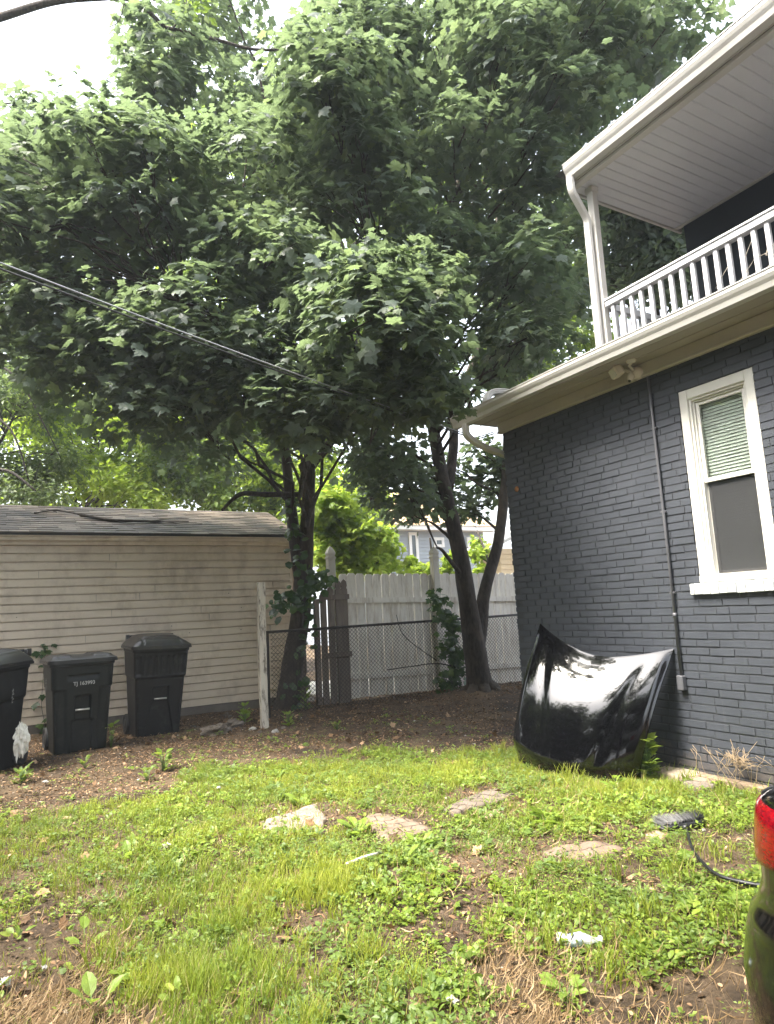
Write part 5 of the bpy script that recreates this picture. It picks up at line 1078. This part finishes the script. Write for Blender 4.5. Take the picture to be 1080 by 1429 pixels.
# ivy on the left trunk, vine on the chain link, seedlings
M_ivy = leafmat('ivy_leaves', [(0, (.02, .05, .018)), (.6, (.04, .085, .025)), (1, (.09, .15, .03))], .3, .35, (.15, .3, .04))
def vine(name, label, cat, stems, leafm, n, lsz, spread, T=MAPLE, seed=0, r=.006):
    rg = np.random.default_rng(seed); mb_ = MB(); parts_ = []; st0 = np.array(stems[0][0]); root_ = thing(name, label, cat, tuple(st0))
    for st_ in stems:
        pp = smoothpath(st_); mb_.tube(pp, list(np.linspace(r, r*.5, len(pp))), 6); pp = np.array(pp)
        k_ = n//len(stems); P = pp[rg.integers(0, len(pp), k_)]+rg.normal(size=(k_, 3))*np.array(spread); parts_.append(scatter(T, P, np.array([-.35, -.8, .7])+rg.normal(size=(k_, 3))*.45, np.array([0, 0, -1])+rg.normal(size=(k_, 3))*.5, lsz*(.6+.7*rg.random(k_))))
    a = mb_.build('stem', M_barkd, root_); a.matrix_parent_inverse = Matrix.Translation(-root_.location); crown_mesh(parts_, leafm, root_, 'leaves')
vine('climbing_vine', 'dark heart-leaved vine climbing the left maple trunk', 'vine', [[at(412, 985, 'y', 9.55), at(420, 900, 'y', 9.55), at(425, 840, 'y', 9.6), at(432, 800, 'y', 9.6)], [at(425, 840, 'y', 9.6), at(400, 830, 'y', 9.55), at(385, 850, 'y', 9.5)], [at(425, 840, 'y', 9.6), at(440, 815, 'y', 9.5), at(455, 805, 'y', 9.5)], [at(420, 790, 'y', 9.6), at(410, 750, 'y', 9.65), at(405, 700, 'y', 9.7)]], M_ivy, 220, .13, (.09, .06, .09), ROUND, 3)
vine('vine_sapling', 'dark leafy vine growing up the chain link left of the forked maple', 'vine', [[at(642, 985, 'y', 9.15), at(640, 940, 'y', 9.15), at(635, 900, 'y', 9.15), at(630, 870, 'y', 9.15)], [at(635, 940, 'y', 9.15), at(620, 955, 'y', 9.1)], [at(640, 970, 'y', 9.1), at(660, 985, 'y', 9.0)], [at(637, 920, 'y', 9.15), at(622, 900, 'y', 9.15)], [at(630, 870, 'y', 9.15), at(618, 850, 'y', 9.15), at(607, 832, 'y', 9.1)]], M_ivy, 330, .115, (.07, .05, .09), MAPLE, 4)
vine('wall_vine', 'thin vine with few leaves creeping up the siding left of the middle bin', 'vine', [[at(64, 1015, 'y', 10.78), at(58, 985, 'y', 10.79), at(60, 950, 'y', 10.79), at(62, 915, 'y', 10.79), at(66, 900, 'y', 10.79)]], M_ivy, 26, .10, (.05, .02, .05), MAPLE, 9, .004)
for lab, pth, r_ in (('bare dark twig slanting down across the chain link', [at(553, 858, 'y', 9.2), at(562, 885, 'y', 9.2), at(585, 905, 'y', 9.2), at(610, 922, 'y', 9.2)], .009), ('bare dark branch lying level against the chain link', [at(540, 935, 'y', 9.22), at(575, 930, 'y', 9.22), at(610, 926, 'y', 9.2), at(640, 932, 'y', 9.15)], .013)):
    mb = MB(); pp = smoothpath(pth); mb.tube(pp, list(np.linspace(r_*.6, r_, len(pp))), 6); q = pp[8]; mb.tube([q, q+np.array([-.06, 0, -.02])], r_*.3, 4); tag(mb.build('bare_branch', M_barkd), lab, 'branch')

# ------------------------------------------------------------------ neighbours beyond the fence
ny = 24.; q = lambda u_, v_, yy=ny: at(u_, v_, 'y', yy)
M_blue = simple('blue_grey_clapboard', (.30, .335, .37), (.36, .395, .43), .6, 1, .0)
M_wtrim = simple('far_white_trim', (.75, .75, .73), (.8, .8, .78), .5, 2, 0)
M_pane = simple('far_dark_pane', (.06, .08, .09), (.12, .14, .15), .08, 1, 0)
nb = thing('neighbour_house', 'blue-grey clapboard house with brown roof seen over the white fence', 'house', (16, ny, 0))
def nbp(mb_, name, m, parent=None):
    o_ = mb_.build(name, m, parent or nb)
    if parent is None: o_.matrix_parent_inverse = Matrix.Translation(-Vector((16, ny, 0)))
    return o_
xl, xr = q(500, 800)[0], q(675, 760)[0]; zt_ = q(640, 742)[2]
mb = MB(); z_ = 0
while z_ < zt_: mb.prism([(ny+.0, z_), (ny-.03, z_), (ny, z_+.16)], xl, xr, 'x'); z_ += .155
mb.box((xl, ny+.002, 0), (xr, ny+7, zt_)); nbp(mb, 'wall', M_blue)
for (ua, ub, va, vb) in ((569, 584, 743, 785), (604, 619, 750, 764), (650, 671, 750, 764)):
    a_, b_ = q(ua, va), q(ub, vb); wq = MB(); f_ = .13
    wq.box((a_[0], ny-.09, b_[2]), (a_[0]+f_, ny-.01, a_[2])); wq.box((b_[0]-f_, ny-.09, b_[2]), (b_[0], ny-.01, a_[2])); wq.box((a_[0]+f_, ny-.088, a_[2]-f_), (b_[0]-f_, ny-.01, a_[2])); wq.box((a_[0]+f_, ny-.088, b_[2]), (b_[0]-f_, ny-.01, b_[2]+f_)); wo = nbp(wq, 'window', M_wtrim)
    pq = MB(); pq.box((a_[0]+f_, ny-.06, b_[2]+f_), (b_[0]-f_, ny-.04, a_[2]-f_)); nbp(pq, 'pane', M_pane, wo)
mb = MB(); mb.box((xl-.4, ny-.5, zt_), (xr+.5, ny-.35, zt_+.2)); mb.box((xl-.4, ny-.35, zt_+.0), (xr+.5, ny, zt_+.06)); nbp(mb, 'fascia', M_wtrim)
mb = MB(); mb.add([(xl-.5, ny-.55, zt_+.2), (xr+.6, ny-.55, zt_+.2), (xr+.6, ny+7.5, zt_+.2), (xl-.5, ny+7.5, zt_+.2), (xl+2, ny+3.5, zt_+2.4), (xr-2, ny+3.5, zt_+2.4)], [(0, 1, 5, 4), (1, 2, 5), (2, 3, 4, 5), (3, 0, 4), (3, 2, 1, 0)]); nbp(mb, 'roof', simple('brown_far_shingles', (.3, .2, .11), (.42, .29, .17), .8, 3, 0))
y2_ = 15.5; sh_ = thing('neighbour_shed', 'tan clapboard shed with pale roof peeking past the brick corner', 'shed', (13, y2_, 0))
def sp_(mb_, name, m): o_ = mb_.build(name, m, sh_); o_.matrix_parent_inverse = Matrix.Translation(-Vector((13, y2_, 0)))
a_ = at(697, 770, 'y', y2_); e1 = at(655, 764, 'y', y2_-.5); zt2 = at(697, 768, 'y', y2_)[2]
mb = MB(); z_ = 0
while z_ < zt2: mb.prism([(y2_, z_), (y2_-.025, z_), (y2_, z_+.16)], a_[0], a_[0]+5, 'x'); z_ += .155
mb.box((a_[0], y2_+.002, 0), (a_[0]+5, y2_+1.0, zt2)); sp_(mb, 'wall', simple('tan_clapboard', (.5, .38, .22), (.58, .45, .27), .6, 2, 0))
mb = MB(); mb.prism([(a_[0]-.6, zt2-.05), (a_[0]+2.5, zt2+1.2), (a_[0]+5.6, zt2-.05), (a_[0]+5.6, zt2+.05), (a_[0]+2.5, zt2+1.32), (a_[0]-.6, zt2+.05)], y2_-.3, y2_+1.2, 'y'); sp_(mb, 'roof', simple('pale_shed_roof', (.45, .44, .42), (.55, .54, .52), .7, 6, 0))
# pale concrete pad seen under the fence
mb = MB(); mb.box((4.8, 10.1, -.2), (12, 13.5, .03)); tag(mb.build('concrete_pad', simple('pale_concrete', (.62, .6, .56), (.72, .7, .66), .8, 4, 0)), 'pale concrete paving beyond the white fence', 'paving', kind='structure')
# ------------------------------------------------------------------ grass, weeds, straw and leaf litter
FS, FD = .4973, .8676
def sd_(P): return P[:, 0]*FD-P[:, 1]*FS, P[:, 0]*FS+P[:, 1]*FD
def grass_mask(P):
    """how green the ground is, 0..1"""
    x, y = P[:, 0], P[:, 1]; s, d = sd_(P)
    lim = np.interp(x, [-1.5, .2, 1.7, 2.4, 3.6, 4.9, 6], [5.6, 6.3, 6.95, 6.6, 5.95, 5.4, 5.3])+(vnoise(P, 1.7)-.5)*1.5
    m = sstep(.45, -.5, y-lim)
    left = sstep(.9, .2, x-(vnoise(P+5, 1.5)-.5)*.9)*sstep(3.9, 4.6, y); m *= 1-.5*left
    corner = sstep(.62, .30, x+(vnoise(P+2, 2.2)-.5)*.4)*sstep(4.35, 3.9, y+(vnoise(P+7, 2)-.5)*.5); m *= 1-.93*corner
    straw = sstep(.0, .25, s+(vnoise(P+4, 2)-.5)*.3-.12)*sstep(3.08, 2.85, d+(vnoise(P+11, 2.3)-.5)*.35); m *= 1-.95*straw
    bare = vnoise(P+21, 1.35)*.5+vnoise(P+31, 3.6)*.5; m *= 1-.9*sstep(.63, .72, bare)
    for cx, cy, r in ((1.30, 3.28, .16), (1.18, 2.85, .12), (1.90, 4.88, .42), (2.40, 4.24, .42), (3.19, 4.38, .42), (3.06, 3.12, .36), (3.8, 2.98, .2), (3.55, 2.62, .18), (3.42, 2.4, .15), (3.5, 3.25, .14), (1.9, 3.5, .12), (2.9, 2.75, .13), (3.45, 2.5, .14)): m *= 1-.9*np.exp(-(((x-cx)**2+(y-cy)**2)/r**2)**1.5)
    wall = sstep(4.9, 4.8, x); m *= np.where(y < 5.85, wall, 1)
    car_ = (x > 1.76)*(y < 1.35); return np.where(car_, 0, m)
def dirt_field(P): return 1-grass_mask(P)
def sample(n, x0=-1.6, x1=4.95, y0=.9, y1=7.6):
    P = np.column_stack([rng.uniform(x0, x1, n), rng.uniform(y0, y1, n)]); s, d = sd_(P); return P[(np.abs(s) < d*.78+.7) & (d > 1.9)]
def lift(P, z=0): return np.column_stack([P, ground_h(P[:, 0], P[:, 1])+z])
def blades(P, h, w_, lean=.5):
    n = len(P); a = rng.uniform(0, 2*math.pi, n); out = np.column_stack([np.cos(a), np.sin(a), np.zeros(n)])
    tip = np.column_stack([out[:, 0]*lean*rng.random(n), out[:, 1]*lean*rng.random(n), np.ones(n)]); nr = -out+np.array([0, 0, .25]); return scatter(BLADE, lift(P, -.004), -nr*-1, tip, h, w_)
S_ = lambda P: sd_(P)
# long yellow-green grass zone at the lower left of the lawn
def zone_long(P): s, d = S_(P); return sstep(.15, -.25, s+(vnoise(P+41, 1.4)-.5)*.7)*sstep(4.9, 4.0, d+(vnoise(P+43, 1.2)-.5)*.8)*sstep(.2, .6, P[:, 0])
def zone_weed(P): s, d = S_(P); return np.clip(sstep(-.65, .0, s+(vnoise(P+51, 1.3)-.5)*.8)*sstep(4.9, 4.3, d+(vnoise(P+53, 1.5)-.5)*.9)+.35*sstep(.5, .7, vnoise(P+57, 2.0)), 0, 1)
parts_g, parts_y = [], []
C_ = sample(72000); m = grass_mask(C_); C_ = C_[rng.random(len(C_)) < m*(.25+.75*(1-zone_weed(C_)))*.66*(.35+1.1*sstep(.3, .7, vnoise(C_+61, 4)))]
k_ = 7; P = np.repeat(C_, k_, 0)+rng.normal(size=(len(C_)*k_, 2))*.016; s, d = S_(P); zl = zone_long(P)
h = (.018+.04*rng.random(len(P)))*(1+.55*zl)*(.6+.9*vnoise(P+71, 2.4)); Vb, Fb = blades(P, h, .0024+.002*rng.random(len(P))+.0008*(d > 4), 2.1)
M_grass = leafmat('lawn_grass', [(0, (.075, .13, .018)), (.4, (.135, .21, .024)), (.8, (.205, .285, .034)), (.9, (.32, .33, .10)), (1, (.40, .33, .16))], .42, .5, (.5, .58, .08), .3, patch=(.9, .40, .60, (.36, .38, .05)))
parts_g.append((Vb, Fb))
# tall tufts
C_ = sample(2600); m = grass_mask(C_); C_ = C_[rng.random(len(C_)) < m*(.10+.35*zone_long(C_)+.12*(np.exp(-((C_[:, 0]-4.5)**2)/.3)))]
P = np.repeat(C_, 16, 0)+rng.normal(size=(len(C_)*16, 2))*.022; parts_g.append(blades(P, .07+.08*rng.random(len(P)), .003+.002*rng.random(len(P)), 2.2))
T_ = np.array([at(u_, v_, 'z', 0)[:2] for u_, v_ in ((880, 1330), (900, 1290), (770, 1330), (1015, 1300), (850, 1370), (300, 1300), (150, 1340), (730, 1060), (790, 1095), (870, 1110), (960, 1095), (850, 1230), (945, 1230), (1000, 1200), (1010, 1110))])
P = np.repeat(T_, 40, 0)+rng.normal(size=(len(T_)*40, 2))*.045; parts_g.append(blades(P, .08+.09*rng.random(len(P)), .0035+.0025*rng.random(len(P)), 2.0))
V, F_ = merge(parts_g); go = link('grass', mesh_np('grass', V, [(F_, 0)], M_grass)); tag(go, 'patchy green lawn grass', 'grass', kind='stuff'); print('grass', len(F_))
# low leafy weeds
C_ = sample(42000, y1=8.2); m = grass_mask(C_); C_ = C_[rng.random(len(C_)) < np.clip(m, .05, 1)*(.46+.5*zone_weed(C_))*(.35+1.3*vnoise(C_+81, 3))]
def sprigs(C_, n, lsz, hgt, T=OVAL, spread=.03):
    P = np.repeat(C_, n, 0); N_ = len(P); a = rng.uniform(0, 2*math.pi, N_); rr = spread*np.sqrt(rng.random(N_)); o3 = np.column_stack([np.cos(a), np.sin(a), np.zeros(N_)]); hh = np.repeat(hgt*(.5+rng.random(len(C_))), n)*(.4+.8*rng.random(N_))
    pos = lift(P)+o3*rr[:, None]+np.array([0, 0, 1])*hh[:, None]; return scatter(T, pos, np.array([0, 0, 1.1])-o3*.35+rng.normal(size=(N_, 3))*.32, o3+np.array([0, 0, .25]), lsz*(.45+.9*rng.random(N_))*np.repeat(.55+.95*rng.random(len(C_))**2, n))
kd = vnoise(C_+91, 1.6)+(rng.random(len(C_))-.5)*.25
wp = [sprigs(C_[kd > .56], 8, .031, .04, OVAL, .035), sprigs(C_[(kd <= .56) & (kd > .44)], 9, .022, .035, ROUND, .03), sprigs(C_[kd <= .44], 14, .02, .04, SMALL, .035), sprigs(C_[rng.random(len(C_)) < .06], 3, .055, .03, MAPLE, .03)]
M_weed = leafmat('weed_leaves', [(0, (.085, .14, .022)), (.5, (.155, .23, .03)), (.9, (.235, .31, .042)), (1, (.34, .39, .065))], .38, .45, (.45, .58, .08), .4, patch=(1.3, .42, .62, (.08, .13, .045)))
# dirt-edge plantlets
E_ = sample(9000, y1=9.3); mm = grass_mask(E_); E_ = E_[(mm < .5) & (rng.random(len(E_)) < .02+.16*sstep(.5, .7, vnoise(E_+101, 1.3)))]; wp.append(sprigs(E_, 8, .024, .035, OVAL, .04))
V, F_ = merge(wp); wo = link('weeds', mesh_np('weeds', V, [(F_, 0)], M_weed)); tag(wo, 'low leafy weeds and clover through the lawn', 'weeds', kind='stuff'); print('weeds', len(F_))
# dry straw
M_straw = leafmat('dry_straw', [(0, (.13, .08, .035)), (.5, (.27, .18, .09)), (1, (.44, .33, .19))], .15, .6, (.5, .4, .2), .3)
P = sample(130000, y1=5); s, d = S_(P); x, y = P[:, 0], P[:, 1]
den = sstep(.0, .3, s+(vnoise(P+4, 2)-.5)*.3-.12)*sstep(3.2, 2.85, d+(vnoise(P+11, 2.3)-.5)*.3)*(.15+.9*sstep(.42, .62, vnoise(P+3, 2.6)))+sstep(.62, .30, x)*sstep(4.3, 3.8, y)*sstep(.42, .62, vnoise(P+8, 2.6))*1.2+.07*grass_mask(P)*sstep(.4, .6, vnoise(P+6, 1.4))+.02
den = np.where((x > 1.76) & (y < 1.35), 0, den); P = P[rng.random(len(P)) < den*.6]; n = len(P)
a = rng.normal(R_(20), .9, n); tipv = np.column_stack([np.cos(a), np.sin(a), rng.uniform(-.05, .22, n)]); V, F_ = scatter(BLADE, lift(P, .006+0)+np.array([0, 0, 1])*rng.random(n)[:, None]*.02, np.array([0, 0, 1])+rng.normal(size=(n, 3))*.5, tipv, .05+.10*rng.random(n), .0014+.0018*rng.random(n))
so = link('dry_straw', mesh_np('dry_straw', V, [(F_, 0)], M_straw)); tag(so, 'dry tan straw lying over bare soil', 'straw', kind='stuff'); print('straw', len(F_))
# fallen leaves, woodchips and crumbs
M_lit = leafmat('dead_leaves', [(0, (.04, .024, .013)), (.45, (.12, .072, .04)), (.78, (.28, .17, .09)), (1, (.50, .34, .21))], .1, .7, (.4, .25, .1), .25)
P = np.column_stack([rng.uniform(-1.5, 8.6, 110000), rng.uniform(1.2, 10.7, 110000)]); gm = np.where(P[:, 1] < 8, grass_mask(P), 0); inh = (P[:, 0] > 4.9) & (P[:, 1] < 5.85)
P = P[(~inh) & (rng.random(len(P)) < (.10+.95*(1-gm)*(.12+1.1*sstep(.36, .66, vnoise(P+111, 1.8)*.6+vnoise(P+115, 5)*.4)))) & ~((P[:, 0] > 1.76) & (P[:, 1] < 1.35))]; n = len(P)
V1 = scatter(OVAL, lift(P, .004)+np.array([0, 0, 1])*rng.random(n)[:, None]*.012, np.array([0, 0, 1])+rng.normal(size=(n, 3))*.38, rng.normal(size=(n, 3))*np.array([1, 1, .1]), .016+.035*rng.random(n)**2, .014+.024*rng.random(n)**2)
Q = np.column_stack([rng.uniform(-.8, 8, 420), rng.uniform(2.5, 10.2, 420)]); Q = Q[~((Q[:, 0] > 4.9) & (Q[:, 1] < 5.85))]; n = len(Q); V2 = scatter(MAPLE, lift(Q, .02), np.array([0, 0, 1])+rng.normal(size=(n, 3))*.5, rng.normal(size=(n, 3))*np.array([1, 1, .1]), .04+.045*rng.random(n))
V, F_ = merge([V1, V2]); lo_ = link('leaf_litter', mesh_np('leaf_litter', V, [(F_, 0)], M_lit)); tag(lo_, 'brown dead leaves and crumbs over the soil', 'leaf litter', kind='stuff'); print('litter', len(F_))
# soil clods and little stones
P = np.column_stack([rng.uniform(-1.5, 8.6, 16000), rng.uniform(1.2, 10.7, 16000)]); gm = np.where(P[:, 1] < 8, grass_mask(P), 0); P = P[(rng.random(len(P)) < .75*(1-gm)) & ~((P[:, 0] > 4.9) & (P[:, 1] < 5.85)) & ~((P[:, 0] > 1.76) & (P[:, 1] < 1.35))]; n = len(P)
oc = (np.array([(1, 0, 0), (0, 1, 0), (-1, 0, 0), (0, -1, 0), (0, 0, .7), (0, 0, -.7)], float), np.array([(0, 1, 4), (1, 2, 4), (2, 3, 4), (3, 0, 4), (1, 0, 5), (2, 1, 5), (3, 2, 5), (0, 3, 5)]))
V, F_ = scatter(oc, lift(P, .002), np.array([0, 0, 1])+rng.normal(size=(n, 3))*.5, rng.normal(size=(n, 3)), .004+.014*rng.random(n)**3)
M_grit = leafmat('grit', [(0, (.04, .03, .02)), (.6, (.14, .10, .07)), (.93, (.25, .21, .17)), (1, (.6, .57, .52))], 0, .9, (.1, .1, .1), .2)
tag(link('soil_crumbs', mesh_np('soil_crumbs', V, [(F_, 0)], M_grit)), 'soil crumbs and grit over the bare ground', 'grit', kind='stuff')
# single plants that stand out
M_dock = leafmat('light_dock_leaves', [(0, (.13, .21, .035)), (1, (.24, .33, .055))], .42, .4, (.45, .62, .08), .4)
def rosette(name, label, u_, v_, n, L, up, m, T=OVAL, stems=True, yy=None, h0=.0, gx=None):
    p = at(u_, v_, 'z', .03) if gx is None else np.array([gx[0], gx[1], 0]); p[2] = hz_(p[0], p[1]); root_ = thing(name, label, 'plant', tuple(p)); a = np.linspace(0, 2*math.pi, n, endpoint=False)+rng.normal(size=n)*.3; o3 = np.column_stack([np.cos(a), np.sin(a), np.zeros(n)]); hh = h0+rng.random(n)*up
    pos = p+o3*(.02+.3*L*rng.random(n))[:, None]+np.array([0, 0, 1])*hh[:, None]; V_, F2 = scatter(T, pos, np.array([0, 0, 1])-o3*.5+rng.normal(size=(n, 3))*.2, o3+np.array([0, 0, .35]), L*(.65+.6*rng.random(n)))
    crown_mesh([(V_, F2)], m, root_, 'leaves')
    mb_ = MB()
    for i_ in range(n): mb_.tube([p-np.array([0, 0, .02]), (p+pos[i_])/2+np.array([0, 0, .01]), pos[i_]], .0022, 4)
    o_ = mb_.build('stem', simple('green_stem', (.08, .14, .03), (.12, .19, .05), .6, 9, 0), root_); o_.matrix_parent_inverse = Matrix.Translation(-root_.location)
rosette('broadleaf_plant', 'light green broad-leaved weed in the straw at the bottom, right of middle', 790, 1388, 16, .075, .06, M_dock)
rosette('broadleaf_plant', 'pale lobed weed standing in thin grass left of the bonnet', 765, 1148, 7, .12, .08, M_dock, MAPLE)
rosette('broadleaf_plant', 'broad pale dock plant just behind the leftmost stone slab', 418, 1118, 7, .10, .06, M_dock)
rosette('broadleaf_plant', 'dock plant between the pale slab and the cracked paving squares', 500, 1160, 12, .11, .06, M_dock)
rosette('broadleaf_plant', 'dock plant at the front right of the cracked paving squares', 585, 1178, 11, .10, .06, M_dock)
rosette('broadleaf_plant', 'large-leaved dock plant overhanging the white stick', 560, 1196, 3, .12, .05, M_dock)
rosette('broadleaf_plant', 'yellow-green large oval-leaved plant in the long grass at lower left', 118, 1310, 5, .08, .09, M_dock)
rosette('broadleaf_plant', 'pair of large oval leaves at the bottom left edge of the lawn', 130, 1405, 4, .11, .06, M_dock)
rosette('broadleaf_plant', 'lime coloured pointed leaf plant in thin grass at left', 180, 1192, 4, .10, .05, M_dock)
rosette('broadleaf_plant', 'leafy weed at the front right of the domed trash bin', 228, 1070, 22, .09, .18, M_weed)
rosette('broadleaf_plant', 'leafy weed between the bins and the rocks, low and bushy', 205, 1085, 16, .07, .12, M_weed)
rosette('broadleaf_plant', 'bright small bush at the garage foot among the grey rocks', 341, 1008, 26, .09, .26, M_dock)
rosette('broadleaf_plant', 'bright green seedling bush at the left maple foot', 427, 995, 30, .085, .26, M_dock)
rosette('broadleaf_plant', 'dull green weed between the white post and the left maple', 402, 1012, 22, .08, .16, M_weed)
rosette('broadleaf_plant', 'small weed before the middle trash bin', 118, 1068, 12, .06, .12, M_weed)
rosette('broadleaf_plant', 'green weed clump at the front of the leftmost trash bin', 30, 1090, 26, .08, .14, M_weed)
rosette('broadleaf_plant', 'yellowish weed standing between the middle and domed trash bins', 155, 1040, 10, .09, .22, M_dock, h0=.05)
rosette('broadleaf_plant', 'low weed on the bare dirt before the picket panel', 470, 1015, 16, .06, .10, M_weed)
rosette('broadleaf_plant', 'celery-like bush between the bonnet and the wall foot', 905, 1085, 60, .085, .34, M_weed, MAPLE, h0=.02)
rosette('broadleaf_plant', 'small bright weed against the bonnet foot', 858, 1103, 12, .07, .16, M_dock)
rosette('broadleaf_plant', 'weed sprouting at the wall foot above the wooden plank', 1062, 1092, 40, .06, .22, M_weed, h0=.02)
# dry weed with a straw tangle by the wall
rt = at(1042, 1100, 'z', 0); dw = thing('dry_weed', 'dry tan weed with a straw tangle standing against the brick wall', 'plant', (4.82, rt[1]+.02, 0)); mb = MB()
for q in range(12):
    p_ = np.array([4.84+random.uniform(-.08, .03), rt[1]+random.uniform(-.15, .3), 0.02]); pts = [p_]; dd = np.array([random.uniform(-.02, .01), random.uniform(-.05, .05), .075])
    for s_ in range(5): p_ = p_+dd*random.uniform(.5, 1)+np.array([random.uniform(-.015, .01), random.uniform(-.04, .04), 0]); pts.append(p_)
    mb.tube(pts, .0018, 4)
for q in range(90):
    c_ = np.array([4.84, rt[1]-.03, .22])+np.random.default_rng(q).normal(size=3)*np.array([.03, .07, .025]); dd = np.random.default_rng(q+500).normal(size=3)*.035; mb.tube([c_-dd, c_+np.array([0, 0, .01]), c_+dd], .0016, 4)
o_ = mb.build('stem', simple('dry_tan_stem', (.22, .16, .09), (.32, .24, .15), .8, 30, 0), dw); o_.matrix_parent_inverse = Matrix.Translation(-dw.location)

# ------------------------------------------------------------------ added volume imitating the lens glare that veils the crowns
mb = MB(); mb.box((-420, -420, -1.5), (420, 520, 16))
hm = bpy.data.materials.new('glare_veil'); hm.use_nodes = True; nt = hm.node_tree; nt.nodes.remove(nt.nodes['Principled BSDF'])
pv = nt.nodes.new('ShaderNodeVolumePrincipled'); pv.inputs['Color'].default_value = (.82, .90, 1, 1); pv.inputs['Density'].default_value = .0014; pv.inputs['Anisotropy'].default_value = .2
nt.links.new(pv.outputs[0], nt.nodes['Material Output'].inputs['Volume'])
hz = mb.build('glare_veil', hm); tag(hz, 'thin pale added veil over the whole yard, imitating lens glare', 'glare_veil', kind='stuff'); SC.cycles.volume_bounces = 0
